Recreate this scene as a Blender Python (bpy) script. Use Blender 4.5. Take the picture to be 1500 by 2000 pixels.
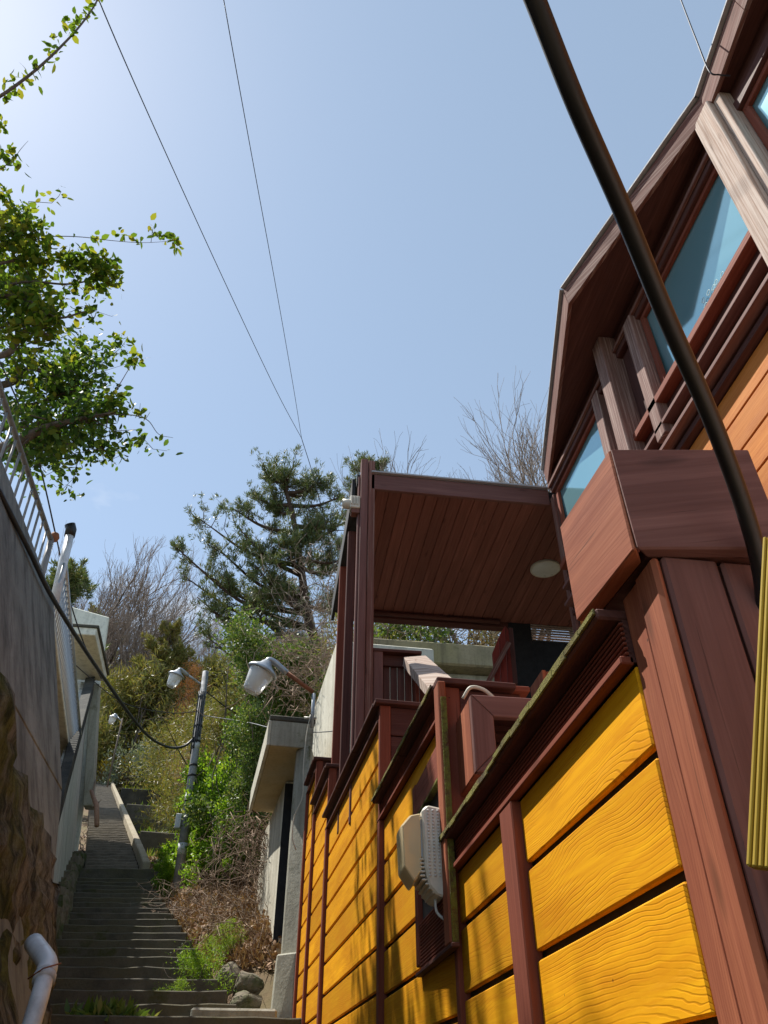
import bpy, bmesh, math, random
import numpy as np
from mathutils import Vector, Matrix

# ------------------------------------------------------------------ camera, sky, sun, exposure
scene = bpy.context.scene
for o in list(bpy.data.objects):
    bpy.data.objects.remove(o)
PITCH = math.atan(1190 / 1500.0)
YAW = math.radians(8.0)
cam_data = bpy.data.cameras.new("camera")
cam_data.sensor_fit = 'HORIZONTAL'
cam_data.sensor_width = 36.0
cam_data.lens = 36.0
cam_data.clip_start = 0.02
cam_data.clip_end = 2000.0
cam = bpy.data.objects.new("camera", cam_data)
cam.rotation_euler = (math.pi / 2 + PITCH, 0, -YAW)
scene.collection.objects.link(cam)
scene.camera = cam

SUN = Vector((-1.0, 0.72, 2.05)).normalized()
SUN_EL = math.asin(SUN.z)
SUN_AZ = math.atan2(SUN.x, SUN.y)          # clockwise from +Y
world = bpy.data.worlds.new("World")
scene.world = world
world.use_nodes = True
wn, wl = world.node_tree.nodes, world.node_tree.links
wn.clear()
w_out = wn.new('ShaderNodeOutputWorld')
w_bg = wn.new('ShaderNodeBackground')
w_bg.inputs['Strength'].default_value = 0.10
sky = wn.new('ShaderNodeTexSky')
sky.sky_type = 'NISHITA'
sky.sun_disc = False
sky.sun_elevation = SUN_EL
sky.sun_rotation = SUN_AZ
sky.air_density = 1.0
sky.dust_density = 0.35
sky.ozone_density = 1.0
# thin wisps of cloud low in the sky, all round
w_tc = wn.new('ShaderNodeTexCoord')
w_map = wn.new('ShaderNodeMapping'); w_map.inputs['Scale'].default_value = (6, 6, 13)
w_noise = wn.new('ShaderNodeTexNoise'); w_noise.inputs['Scale'].default_value = 1.6; w_noise.inputs['Detail'].default_value = 7
w_ramp = wn.new('ShaderNodeMapRange'); w_ramp.inputs[1].default_value = 0.58; w_ramp.inputs[2].default_value = 0.78
w_sep = wn.new('ShaderNodeSeparateXYZ')
w_lo = wn.new('ShaderNodeMapRange'); w_lo.inputs[1].default_value = 0.66; w_lo.inputs[2].default_value = 0.5
w_mul = wn.new('ShaderNodeMath'); w_mul.operation = 'MULTIPLY'
w_mul2 = wn.new('ShaderNodeMath'); w_mul2.operation = 'MULTIPLY'; w_mul2.inputs[1].default_value = 0.75
w_mix = wn.new('ShaderNodeMix'); w_mix.data_type = 'RGBA'
w_mix.inputs[7].default_value = (6.2, 6.4, 6.6, 1)
wl.new(w_tc.outputs['Generated'], w_map.inputs['Vector']); wl.new(w_map.outputs[0], w_noise.inputs['Vector'])
wl.new(w_noise.outputs[0], w_ramp.inputs[0]); wl.new(w_tc.outputs['Generated'], w_sep.inputs[0])
wl.new(w_sep.outputs[2], w_lo.inputs[0]); wl.new(w_ramp.outputs[0], w_mul.inputs[0]); wl.new(w_lo.outputs[0], w_mul.inputs[1])
wl.new(w_mul.outputs[0], w_mul2.inputs[0]); wl.new(w_mul2.outputs[0], w_mix.inputs[0])
w_veil = wn.new('ShaderNodeMix'); w_veil.data_type = 'RGBA'      # thin even veil of high haze
w_veil.inputs[0].default_value = 0.32; w_veil.inputs[7].default_value = (4.0, 4.95, 5.5, 1)
wl.new(sky.outputs[0], w_veil.inputs[6]); wl.new(w_veil.outputs[2], w_mix.inputs[6]); wl.new(w_mix.outputs[2], w_bg.inputs['Color']); wl.new(w_bg.outputs[0], w_out.inputs[0])

sun_data = bpy.data.lights.new("sun", 'SUN')
sun_data.energy = 4.2
sun_data.angle = math.radians(0.5)
sun_data.color = (1.0, 0.95, 0.87)
sun = bpy.data.objects.new("sun", sun_data)
sun.rotation_euler = SUN.to_track_quat('Z', 'Y').to_euler()
scene.collection.objects.link(sun)
scene.view_settings.view_transform = 'Standard'
scene.view_settings.look = 'None'
scene.view_settings.gamma = 1.0
scene.view_settings.exposure = 0.80

# ------------------------------------------------------------------ helpers
C = scene.collection
RNG = random.Random(7)
NP = np.random.default_rng(7)
CF = Vector((math.sin(YAW), math.cos(YAW), 0)); CR = Vector((math.cos(YAW), -math.sin(YAW), 0)); UP = Vector((0, 0, 1))
FW = CF * math.cos(PITCH) + UP * math.sin(PITCH); UC = -CF * math.sin(PITCH) + UP * math.cos(PITCH)
def ray(px, py): return FW + CR * ((px - 750) / 1500.0) + UC * ((1000 - py) / 1500.0)
def UX(px, py, d): v = ray(px, py); return v * (d / v.x)     # surveyed point on the plane x = d
def UY(px, py, d): v = ray(px, py); return v * (d / v.y)     # ... y = d
def UZ(px, py, d): v = ray(px, py); return v * (d / v.z)     # ... z = d

def tag(o, label=None, cat=None, group=None, kind=None):
    if label: o['label'] = label
    if cat: o['category'] = cat
    if group: o['group'] = group
    if kind: o['kind'] = kind
    return o
def thing(name, loc, label, cat, group=None, rz=0.0):
    o = bpy.data.objects.new(name, None)
    o.empty_display_size = 0.1
    o.location = loc; o.rotation_euler = (0, 0, rz)
    C.objects.link(o)
    return tag(o, label, cat, group)
def link(name, me, parent=None, loc=(0, 0, 0), rot=(0, 0, 0)):
    o = bpy.data.objects.new(name, me)
    o.location = loc; o.rotation_euler = rot
    C.objects.link(o)
    if parent is not None: o.parent = parent
    return o
def abs_loc(parent):
    return Vector(parent.location) if parent is not None else Vector((0, 0, 0))

def finish(bm, name, mat, smooth=False, long_axis=None):
    """writes a bmesh with a UV map: u runs along the longest axis in metres"""
    bm.verts.ensure_lookup_table()
    co = np.array([v.co[:] for v in bm.verts])
    ext = co.max(0) - co.min(0)
    a = int(np.argmax(ext)) if long_axis is None else long_axis
    b, c = [i for i in range(3) if i != a]
    uv = bm.loops.layers.uv.new('UVMap')
    for f in bm.faces:
        f.smooth = smooth
        for l in f.loops:
            p = l.vert.co
            l[uv].uv = (p[a], p[b] + p[c] * 1.13)
    me = bpy.data.meshes.new(name)
    bm.to_mesh(me); bm.free()
    me.materials.append(mat)
    return me
BOXC = {}
def box_mesh(sx, sy, sz, mat, bev, name):
    k = (round(sx, 4), round(sy, 4), round(sz, 4), mat.name, bev)
    if k in BOXC: return BOXC[k]
    bm = bmesh.new()
    bmesh.ops.create_cube(bm, size=1.0)
    bmesh.ops.scale(bm, vec=(sx, sy, sz), verts=bm.verts)
    if bev > 0:
        bmesh.ops.bevel(bm, geom=list(bm.edges), offset=min(bev, min(sx, sy, sz) * 0.4), segments=1, affect='EDGES', profile=0.7)
    BOXC[k] = finish(bm, name, mat)
    return BOXC[k]
def box(name, x, y, z, mat, parent=None, bev=0.004, rz=0.0):
    """axis-aligned board given by its (lo, hi) ranges in the parent's frame"""
    me = box_mesh(abs(x[1] - x[0]), abs(y[1] - y[0]), abs(z[1] - z[0]), mat, bev, name)
    return link(name, me, parent, ((x[0] + x[1]) / 2, (y[0] + y[1]) / 2, (z[0] + z[1]) / 2), (0, 0, rz))
def hexa(name, b, t, mat, parent=None, bev=0.0, world=True):
    """solid with bottom ring b and top ring t (lists of points)"""
    off = abs_loc(parent) if world else Vector((0, 0, 0))
    bm = bmesh.new()
    n = len(b)
    vb = [bm.verts.new(Vector(p) - off) for p in b]; vt = [bm.verts.new(Vector(p) - off) for p in t]
    bm.faces.new(vb[::-1]); bm.faces.new(vt)
    for i in range(n):
        j = (i + 1) % n
        bm.faces.new((vb[i], vb[j], vt[j], vt[i]))
    bmesh.ops.recalc_face_normals(bm, faces=bm.faces)
    if bev > 0:
        bmesh.ops.bevel(bm, geom=list(bm.edges), offset=bev, segments=1, affect='EDGES', profile=0.7)
    return link(name, finish(bm, name, mat), parent)
def beam(name, p0, p1, w, h, mat, parent=None, bev=0.004, roll=0.0, world=True):
    """board from p0 to p1, w across (level), h in the upright direction"""
    off = abs_loc(parent) if world else Vector((0, 0, 0))
    p0 = Vector(p0) - off; p1 = Vector(p1) - off
    d = p1 - p0
    L = d.length
    me = box_mesh(w, L, h, mat, bev, name)
    q = d.to_track_quat('Y', 'Z')
    o = link(name, me, parent, (p0 + p1) / 2)
    o.rotation_euler = (q.to_matrix() @ Matrix.Rotation(roll, 3, 'Y')).to_euler()
    return o

def tube_mesh(name, lines, mat, sides=6, cap=True):
    """lines: list of (points, radii) -> one mesh of round tapering tubes"""
    V, Fc = [], []
    for pts, rad in lines:
        n = len(pts)
        base = len(V)
        for i, p in enumerate(pts):
            a = pts[max(i - 1, 0)]; b = pts[min(i + 1, n - 1)]
            t = (Vector(b) - Vector(a))
            t = t.normalized() if t.length > 1e-9 else Vector((0, 0, 1))
            u = t.cross(Vector((0.31, 0.17, 0.93)))
            if u.length < 0.05: u = t.cross(Vector((1, 0, 0)))
            u.normalize(); w = t.cross(u)
            r = rad[i] if not isinstance(rad, (int, float)) else rad
            for k in range(sides):
                an = 2 * math.pi * k / sides
                V.append(Vector(p) + (u * math.cos(an) + w * math.sin(an)) * r)
        for i in range(n - 1):
            for k in range(sides):
                k2 = (k + 1) % sides
                Fc.append((base + i * sides + k, base + i * sides + k2, base + (i + 1) * sides + k2, base + (i + 1) * sides + k))
        if cap and sides > 3:
            Fc.append(tuple(base + k for k in range(sides))[::-1])
            Fc.append(tuple(base + (n - 1) * sides + k for k in range(sides)))
    me = bpy.data.meshes.new(name)
    me.from_pydata([v[:] for v in V], [], Fc)
    me.polygons.foreach_set('use_smooth', [True] * len(me.polygons))
    me.materials.append(mat)
    return me
def tube(name, lines, mat, parent=None, sides=6, world=True):
    off = abs_loc(parent) if world else Vector((0, 0, 0))
    L = [([Vector(p) - off for p in pts], r) for pts, r in lines]
    return link(name, tube_mesh(name, L, mat, sides), parent)
def spline(pts, n=8):
    """Catmull-Rom through pts"""
    P = [Vector(p) for p in pts]
    P = [P[0] * 2 - P[1]] + P + [P[-1] * 2 - P[-2]]
    out = []
    for i in range(1, len(P) - 2):
        for k in range(n):
            t = k / n
            a, b, c, d = P[i - 1], P[i], P[i + 1], P[i + 2]
            out.append(0.5 * ((2 * b) + (c - a) * t + (2 * a - 5 * b + 4 * c - d) * t * t + (3 * b - a - 3 * c + d) * t ** 3))
    out.append(P[-2])
    return out
def lathe(name, prof, mat, parent=None, loc=(0, 0, 0), rot=(0, 0, 0), seg=20):
    V, Fc = [], []
    for r, z in prof:
        for k in range(seg):
            a = 2 * math.pi * k / seg
            V.append((r * math.cos(a), r * math.sin(a), z))
    for i in range(len(prof) - 1):
        for k in range(seg):
            k2 = (k + 1) % seg
            Fc.append((i * seg + k, i * seg + k2, (i + 1) * seg + k2, (i + 1) * seg + k))
    me = bpy.data.meshes.new(name)
    me.from_pydata(V, [], Fc)
    me.polygons.foreach_set('use_smooth', [True] * len(me.polygons))
    me.materials.append(mat)
    return link(name, me, parent, loc, rot)

def leaf_mesh(name, pos, size, mat, rng, aspect=0.5, up=0.0, out=None, fold=0.25, jitter=0.35, droop=0.0):
    """one folded leaf (two triangles a side) for every position"""
    n = len(pos)
    d = rng.normal(size=(n, 3)); d[:, 2] += up
    if out is not None: d += out
    d[:, 2] -= droop
    d /= np.linalg.norm(d, axis=1)[:, None] + 1e-9
    r = rng.normal(size=(n, 3)); s = np.cross(d, r); s /= np.linalg.norm(s, axis=1)[:, None] + 1e-9
    nn = np.cross(d, s)
    L = size * (1 + jitter * rng.uniform(-1, 1, n))[:, None]
    W = L * aspect * 0.5
    if aspect > 0.3:
        k = 6
        q = [pos, pos + d * L * 0.28 + s * W * 0.85 + nn * W * fold, pos + d * L * 0.66 + s * W * 0.8 + nn * W * fold, pos + d * L,
             pos + d * L * 0.66 - s * W * 0.8 + nn * W * fold, pos + d * L * 0.28 - s * W * 0.85 + nn * W * fold]
        tri = np.array([[0, 1, 5], [1, 2, 5], [2, 4, 5], [2, 3, 4]])
    else:
        k = 4
        q = [pos, pos + d * L * 0.45 + s * W + nn * W * fold, pos + d * L, pos + d * L * 0.45 - s * W + nn * W * fold]
        tri = np.array([[0, 1, 2], [0, 2, 3]])
    V = np.stack(q, 1).reshape(-1, 3)
    me = bpy.data.meshes.new(name)
    me.vertices.add(n * k); me.vertices.foreach_set('co', V.astype(np.float32).ravel())
    m = len(tri)
    idx = (np.arange(n)[:, None, None] * k + tri[None]).reshape(-1)
    me.loops.add(len(idx)); me.loops.foreach_set('vertex_index', idx.astype(np.int32))
    me.polygons.add(n * m); me.polygons.foreach_set('loop_start', (np.arange(n * m) * 3).astype(np.int32))
    me.polygons.foreach_set('loop_total', np.full(n * m, 3, np.int32))
    at = me.attributes.new('rnd', 'FLOAT', 'POINT')
    at.data.foreach_set('value', np.repeat(rng.uniform(0, 1, n), k).astype(np.float32))
    me.update(); me.validate()
    me.materials.append(mat)
    return me

# ------------------------------------------------------------------ materials
class NT:
    def __init__(s, name):
        s.m = bpy.data.materials.new(name); s.m.use_nodes = True
        s.n, s.l = s.m.node_tree.nodes, s.m.node_tree.links
        s.n.clear()
        s.out = s.n.new('ShaderNodeOutputMaterial')
        s.b = s.n.new('ShaderNodeBsdfPrincipled')
        s.l.new(s.b.outputs[0], s.out.inputs[0])
    def add(s, t, **kw):
        nd = s.n.new(t)
        for k, v in kw.items():
            if k.startswith('i_'): nd.inputs[k[2:].replace('_', ' ')].default_value = v
            else: setattr(nd, k, v)
        return nd
    def con(s, a, b): s.l.new(a, b)
    def mapping(s, src, scale, loc=None):
        mp = s.add('ShaderNodeMapping'); mp.inputs['Scale'].default_value = scale
        s.con(src, mp.inputs['Vector'])
        if loc is not None: s.con(loc, mp.inputs['Location'])
        return mp.outputs[0]
    def noise(s, vec, scale, detail=5, rough=0.55, dist=0.0):
        nd = s.add('ShaderNodeTexNoise'); nd.inputs['Scale'].default_value = scale; nd.inputs['Detail'].default_value = detail
        nd.inputs['Roughness'].default_value = rough; nd.inputs['Distortion'].default_value = dist
        s.con(vec, nd.inputs['Vector']); return nd.outputs[0]
    def rng(s, v, a, b, c=0.0, d=1.0):
        nd = s.add('ShaderNodeMapRange'); nd.clamp = True
        for i, x in enumerate((a, b, c, d)): nd.inputs[i + 1].default_value = x
        s.con(v, nd.inputs[0]); return nd.outputs[0]
    def math(s, op, a, b):
        nd = s.add('ShaderNodeMath', operation=op)
        for i, x in enumerate((a, b)):
            if isinstance(x, (int, float)): nd.inputs[i].default_value = x
            else: s.con(x, nd.inputs[i])
        return nd.outputs[0]
    def mix(s, f, a, b, blend='MIX'):
        nd = s.add('ShaderNodeMix', data_type='RGBA', blend_type=blend)
        for i, x in ((0, f), (6, a), (7, b)):
            if isinstance(x, (int, float)): nd.inputs[i].default_value = x
            elif isinstance(x, tuple): nd.inputs[i].default_value = (*x, 1)
            else: s.con(x, nd.inputs[i])
        return nd.outputs[2]
    def bump(s, h, strength, dist=0.01, prev=None):
        nd = s.add('ShaderNodeBump'); nd.inputs['Strength'].default_value = strength; nd.inputs['Distance'].default_value = dist
        s.con(h, nd.inputs['Height'])
        if prev is not None: s.con(prev, nd.inputs['Normal'])
        return nd.outputs[0]
    def set(s, **kw):
        for k, v in kw.items():
            inp = s.b.inputs[k.replace('_', ' ')]
            if isinstance(v, tuple): inp.default_value = (*v, 1) if len(v) == 3 else v
            elif isinstance(v, (int, float)): inp.default_value = v
            else: s.con(v, inp)
        return s.m
def rand_offset(t):
    oi = t.add('ShaderNodeObjectInfo')
    cb = t.add('ShaderNodeCombineXYZ')
    a = t.math('MULTIPLY', oi.outputs['Random'], 37.0); b = t.math('MULTIPLY', oi.outputs['Random'], 91.0)
    t.con(a, cb.inputs[0]); t.con(b, cb.inputs[1])
    return oi, cb.outputs[0]
def wood(name, c1, c2, rough=0.6, emboss=0.0, grain=60.0, vary=0.25, wear=None, wear_amt=0.5, spec=0.18, dirt=None, moss=None, coat=0.0):
    t = NT(name)
    uv = t.add('ShaderNodeUVMap').outputs[0]
    oi, off = rand_offset(t)
    v_f = t.mapping(uv, (2.2, grain, 1), off)            # fine fibres
    fib = t.noise(v_f, 1.0, 6, 0.6, 0.3)
    v_l = t.mapping(uv, (1.3, 5.0, 1), off)
    low = t.noise(v_l, 1.0, 4, 0.5)
    col = t.mix(t.rng(fib, 0.3, 0.7), c1, c2)
    pv = t.rng(oi.outputs['Random'], 0, 1, 1 - vary, 1 + vary * 0.5)
    cmb = t.add('ShaderNodeCombineColor')
    for i in range(3): t.con(pv, cmb.inputs[i])
    col = t.mix(1.0, col, cmb.outputs[0], 'MULTIPLY')
    col = t.mix(t.rng(low, 0.45, 0.75, 0, 0.45), col, tuple(x * 0.55 for x in c1))
    nrm = None
    if emboss > 0:
        # growth-ring contours pressed into the board: bands of a long stretched noise field
        v_c = t.mapping(uv, (0.9, 2.6, 1), off)
        fld = t.noise(v_c, 1.0, 4, 0.45, 0.7)
        sp = t.add('ShaderNodeSeparateXYZ'); t.con(uv, sp.inputs[0])
        ph = t.math('ADD', t.math('MULTIPLY', fld, 130.0), t.math('MULTIPLY', sp.outputs[1], 560.0))
        sn = t.math('SINE', ph, 0)
        patch = t.rng(t.noise(t.mapping(uv, (2.4, 14.0, 1), off), 1.0, 4), 0.38, 0.62, 0.05, 1.0)
        amber = t.noise(t.mapping(uv, (1.6, 7.0, 1), off), 1.0, 6, 0.7)
        col = t.mix(t.rng(amber, 0.44, 0.66, 0, 0.6), col, tuple(x * y for x, y in zip(c2, (0.80, 0.66, 0.7))))
        fade = t.noise(t.mapping(uv, (3.0, 24.0, 1), off), 1.0, 6, 0.75)
        col = t.mix(t.rng(fade, 0.58, 0.74, 0, 0.35), col, tuple(min(1, x * 1.1 + 0.03) for x in c1))
        groove = t.math('MULTIPLY', t.rng(sn, 0.45, 1.0), patch)
        col = t.mix(t.math('MULTIPLY', groove, 0.40), col, tuple(x * y for x, y in zip(c2, (0.5, 0.36, 0.3))))
        hgt = t.math('SUBTRACT', t.math('MULTIPLY', fib, 0.25), groove)
        nrm = t.bump(hgt, emboss, 0.0016)
    else:
        nrm = t.bump(fib, 0.35, 0.003)
    if emboss < 0.2:
        ck = t.noise(t.mapping(uv, (1.4, 70.0, 1), off), 1.0, 4, 0.6, 0.2)
        col = t.mix(t.rng(ck, 0.66, 0.70, 0, 0.75), col, tuple(x * 0.22 for x in c1))
        kv = t.add('ShaderNodeTexVoronoi'); kv.inputs['Scale'].default_value = 1.0
        t.con(t.mapping(uv, (2.6, 9.0, 1), off), kv.inputs['Vector'])
        col = t.mix(t.rng(kv.outputs[0], 0.17, 0.06, 0, 0.7), col, tuple(x * 0.35 for x in c1))
        lt_ = t.noise(t.mapping(uv, (0.7, 16.0, 1), off), 1.0, 5, 0.65)
        col = t.mix(t.rng(lt_, 0.52, 0.72, 0, 0.5), col, tuple(min(1, x * 1.45 + 0.015) for x in c1))
    # small nail and scuff marks
    vor = t.add('ShaderNodeTexVoronoi'); vor.inputs['Scale'].default_value = 7.0
    t.con(t.mapping(uv, (1, 1, 1), off), vor.inputs['Vector'])
    col = t.mix(t.rng(vor.outputs[0], 0.035, 0.015, 0, 0.8), col, (0.02, 0.013, 0.01))
    if wear:
        wv = t.noise(t.mapping(uv, (1.1, 62.0, 1), off), 1.0, 7, 0.7)
        col = t.mix(t.rng(wv, 0.62 - wear_amt * 0.25, 0.78 - wear_amt * 0.25), col, wear)
    geo = t.add('ShaderNodeNewGeometry')
    if moss:
        mv = t.noise(t.add('ShaderNodeTexCoord').outputs['Object'], 26, 6, 0.7)
        col = t.mix(t.rng(mv, 0.36, 0.56), col, moss)
        nrm = t.bump(mv, 0.9, 0.02, nrm)
    return t.set(Base_Color=col, Roughness=t.rng(fib, 0.2, 0.8, rough + 0.08, min(1.0, rough + 0.28)), Normal=nrm, Specular_IOR_Level=spec, Coat_Weight=coat)
def stone(name, c1, c2, c3=None, scale=3.0, streak=0.0, streak_col=(0.03, 0.03, 0.025), moss=None, moss_amt=0.5, rough=0.9, bump=0.5, pit=0.5):
    t = NT(name)
    co = t.add('ShaderNodeNewGeometry').outputs['Position']
    n1 = t.noise(co, scale, 8, 0.62); n2 = t.noise(co, scale * 11, 6, 0.65); n3 = t.noise(co, scale * 0.35, 4, 0.6)
    col = t.mix(t.rng(n1, 0.3, 0.7), c1, c2)
    if c3: col = t.mix(t.rng(n3, 0.42, 0.62), col, c3)
    col = t.mix(t.rng(n2, 0.5, 0.75, 0, 0.5), col, tuple(x * 0.4 for x in c1))
    if streak > 0:
        sv = t.noise(t.mapping(co, (5.5, 5.5, 0.35)), 1.0, 6, 0.65)
        col = t.mix(t.rng(sv, 0.46, 0.68, 0, streak), col, streak_col)
    if moss:
        mv = t.noise(co, 2.1, 8, 0.7)
        col = t.mix(t.rng(mv, 0.66 - moss_amt * 0.3, 0.78 - moss_amt * 0.3), col, moss)
    nrm = t.bump(n1, bump, 0.03)
    nrm = t.bump(n2, pit, 0.008, nrm)
    return t.set(Base_Color=col, Roughness=rough, Normal=nrm, Specular_IOR_Level=0.25)
def leafmat(name, cols, trans=0.4, rough=0.5, spec=0.3):
    t = NT(name)
    at = t.add('ShaderNodeAttribute', attribute_name='rnd')
    rp = t.add('ShaderNodeValToRGB')
    while len(rp.color_ramp.elements) < len(cols): rp.color_ramp.elements.new(0.5)
    for i, c in enumerate(cols):
        rp.color_ramp.elements[i].position = i / max(1, len(cols) - 1)
        rp.color_ramp.elements[i].color = (*c, 1)
    t.con(at.outputs['Fac'], rp.inputs[0])
    t.set(Base_Color=rp.outputs[0], Roughness=rough, Specular_IOR_Level=spec)
    tr = t.add('ShaderNodeBsdfTranslucent')
    hs = t.mix(1.0, rp.outputs[0], (1.5, 1.5, 0.7), 'MULTIPLY')
    t.con(hs, tr.inputs[0])
    ms = t.add('ShaderNodeMixShader'); ms.inputs[0].default_value = trans
    t.con(t.b.outputs[0], ms.inputs[1]); t.con(tr.outputs[0], ms.inputs[2]); t.con(ms.outputs[0], t.out.inputs[0])
    return t.m
def plain(name, c, rough=0.5, metal=0.0, spec=0.5, dirt=0.15, scale=14.0, **kw):
    t = NT(name)
    co = t.add('ShaderNodeTexCoord').outputs['Object']
    n = t.noise(co, scale, 6, 0.65)
    col = t.mix(t.rng(n, 0.45, 0.75, 0, dirt * 2), c, tuple(x * 0.35 for x in c))
    return t.set(Base_Color=col, Roughness=t.rng(n, 0.3, 0.8, rough * 0.85, min(1, rough * 1.25)), Metallic=metal, Specular_IOR_Level=spec, **kw)

M = {}
M['yellow'] = wood('yellow_stained_board', (0.83, 0.405, 0.010), (0.68, 0.28, 0.005), rough=0.5, emboss=0.30, vary=0.30, spec=0.10)
M['orange'] = wood('orange_stained_board', (0.62, 0.235, 0.045), (0.50, 0.16, 0.028), rough=0.5, emboss=0.25, vary=0.12)
M['red'] = wood('redbrown_board', (0.25, 0.072, 0.042), (0.18, 0.046, 0.028), rough=0.55, vary=0.15)
M['cap'] = wood('redbrown_cap_board', (0.37, 0.125, 0.062), (0.25, 0.074, 0.038), rough=0.55, vary=0.1, emboss=0.1)
M['dark'] = wood('dark_brown_board', (0.115, 0.046, 0.036), (0.075, 0.03, 0.025), rough=0.5, vary=0.2)
M['purple'] = wood('purple_brown_beam', (0.21, 0.10, 0.085), (0.15, 0.068, 0.058), rough=0.5, vary=0.15)  # beam colour; on the post and cap fronts it carries their shade
M['composite'] = wood('dark_composite_board', (0.12, 0.048, 0.04), (0.085, 0.034, 0.029), rough=0.6, emboss=0.35, vary=0.1)
M['fascia'] = wood('worn_fascia_board', (0.20, 0.085, 0.065), (0.14, 0.058, 0.045), rough=0.6, wear=(0.30, 0.20, 0.165), wear_amt=0.5, vary=0.15)
M['grey'] = wood('weathered_board', (0.46, 0.33, 0.26), (0.33, 0.23, 0.18), rough=0.75, wear=(0.6, 0.5, 0.43), wear_amt=0.8, vary=0.1, grain=45)
M['worn'] = wood('worn_brown_post', (0.24, 0.135, 0.11), (0.17, 0.09, 0.075), rough=0.6, wear=(0.40, 0.29, 0.25), wear_amt=0.55, vary=0.1)
M['mossy'] = wood('mossy_edge_board', (0.13, 0.06, 0.035), (0.08, 0.04, 0.025), rough=0.8, moss=(0.17, 0.17, 0.035), vary=0.2)
M['moss'] = stone('bright_moss', (0.32, 0.29, 0.07), (0.18, 0.165, 0.045), (0.12, 0.085, 0.045), scale=18, bump=1.0, pit=1.0)
M['soffit'] = wood('soffit_board', (0.235, 0.092, 0.068), (0.165, 0.062, 0.047), rough=0.5, vary=0.14)
M['ribyel'] = wood('yellow_decking_board', (0.48, 0.34, 0.05), (0.34, 0.22, 0.03), rough=0.55, vary=0.05)
M['gap'] = plain('dark_backing', (0.012, 0.009, 0.008), 0.9)
M['concrete'] = stone('pale_concrete', (0.44, 0.43, 0.36), (0.34, 0.33, 0.27), streak=0.6, streak_col=(0.13, 0.12, 0.085), moss=(0.10, 0.10, 0.04), moss_amt=0.25)
M['ochre'] = stone('ochre_render', (0.52, 0.42, 0.24), (0.40, 0.31, 0.17), (0.46, 0.40, 0.27), scale=2.5, bump=0.4)
M['brightconc'] = stone('bright_concrete', (0.66, 0.63, 0.52), (0.54, 0.51, 0.41), scale=2.0, streak=0.55, streak_col=(0.26, 0.23, 0.16), moss=(0.14, 0.13, 0.06), moss_amt=0.1)
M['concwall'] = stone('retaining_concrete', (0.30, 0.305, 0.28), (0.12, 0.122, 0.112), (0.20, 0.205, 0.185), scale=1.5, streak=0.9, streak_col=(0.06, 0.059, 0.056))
M['paleconc'] = stone('whitewashed_wall', (0.82, 0.82, 0.72), (0.74, 0.74, 0.65), (0.78, 0.78, 0.68), scale=1.0, streak=0.35, streak_col=(0.26, 0.26, 0.2), bump=0.2, pit=0.2)
M['greywall'] = stone('streaked_grey_wall', (0.66, 0.66, 0.60), (0.52, 0.52, 0.48), scale=1.2, streak=0.75, streak_col=(0.15, 0.14, 0.12), bump=0.3)
M['moldy'] = stone('mouldy_concrete', (0.07, 0.068, 0.058), (0.042, 0.04, 0.034), (0.10, 0.095, 0.075), scale=4, streak=0.4)
M['black_mould'] = stone('black_mould', (0.032, 0.031, 0.026), (0.02, 0.02, 0.017), (0.06, 0.057, 0.045), scale=5)
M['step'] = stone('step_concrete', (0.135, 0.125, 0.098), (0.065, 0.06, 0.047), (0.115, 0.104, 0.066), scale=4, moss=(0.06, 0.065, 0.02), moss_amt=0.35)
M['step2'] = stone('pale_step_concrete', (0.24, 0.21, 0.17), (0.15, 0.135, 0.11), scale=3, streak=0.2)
M['parapet'] = stone('tan_kerb_concrete', (0.42, 0.36, 0.265), (0.27, 0.23, 0.165), (0.33, 0.29, 0.2), scale=4, moss=(0.12, 0.10, 0.05), moss_amt=0.3)  # tan concrete with brown mottling
M['rock'] = stone('mossy_bedrock', (0.24, 0.185, 0.12), (0.13, 0.105, 0.07), (0.33, 0.27, 0.19), scale=2.4, streak=0.85, streak_col=(0.03, 0.027, 0.018), moss=(0.095, 0.10, 0.028), moss_amt=0.6, bump=1.0, pit=0.9)
t = NT('mossy_bedrock_face')
co = t.add('ShaderNodeNewGeometry').outputs['Position']
st_ = t.noise(t.mapping(co, (8.0, 8.0, 3.4)), 1.0, 9, 0.72, 0.5); big = t.noise(t.mapping(co, (1.6, 1.6, 0.9)), 1.0, 5, 0.6); fine = t.noise(co, 38, 5, 0.7)
col = t.mix(t.rng(st_, 0.40, 0.60), (0.05, 0.046, 0.037), (0.30, 0.268, 0.21))
col = t.mix(t.rng(big, 0.44, 0.54), col, t.mix(t.rng(st_, 0.4, 0.6), (0.045, 0.05, 0.016), (0.19, 0.18, 0.05)))
col = t.mix(t.rng(fine, 0.52, 0.75, 0, 0.55), col, (0.045, 0.035, 0.025))
M['rock'] = t.set(Base_Color=col, Roughness=0.95, Specular_IOR_Level=0.15, Normal=t.bump(fine, 0.8, 0.012, t.bump(st_, 1.0, 0.10)))
M['boulder'] = stone('boulder_stone', (0.24, 0.205, 0.15), (0.11, 0.095, 0.07), (0.15, 0.14, 0.09), scale=6, moss=(0.055, 0.07, 0.02), moss_amt=0.65, bump=0.9)
M['soil'] = stone('leafy_soil', (0.20, 0.125, 0.07), (0.10, 0.066, 0.038), (0.13, 0.105, 0.045), scale=2.0, bump=1.0, pit=1.0)
M['turf'] = stone('grassy_soil', (0.14, 0.15, 0.04), (0.20, 0.15, 0.07), (0.11, 0.16, 0.03), scale=3.0, bump=1.0, pit=1.0)
M['bark'] = stone('grey_bark', (0.17, 0.135, 0.11), (0.095, 0.075, 0.06), scale=14, bump=0.8)
M['pinebark'] = stone('pine_bark', (0.10, 0.062, 0.042), (0.05, 0.035, 0.027), scale=14, bump=0.8)
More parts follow.
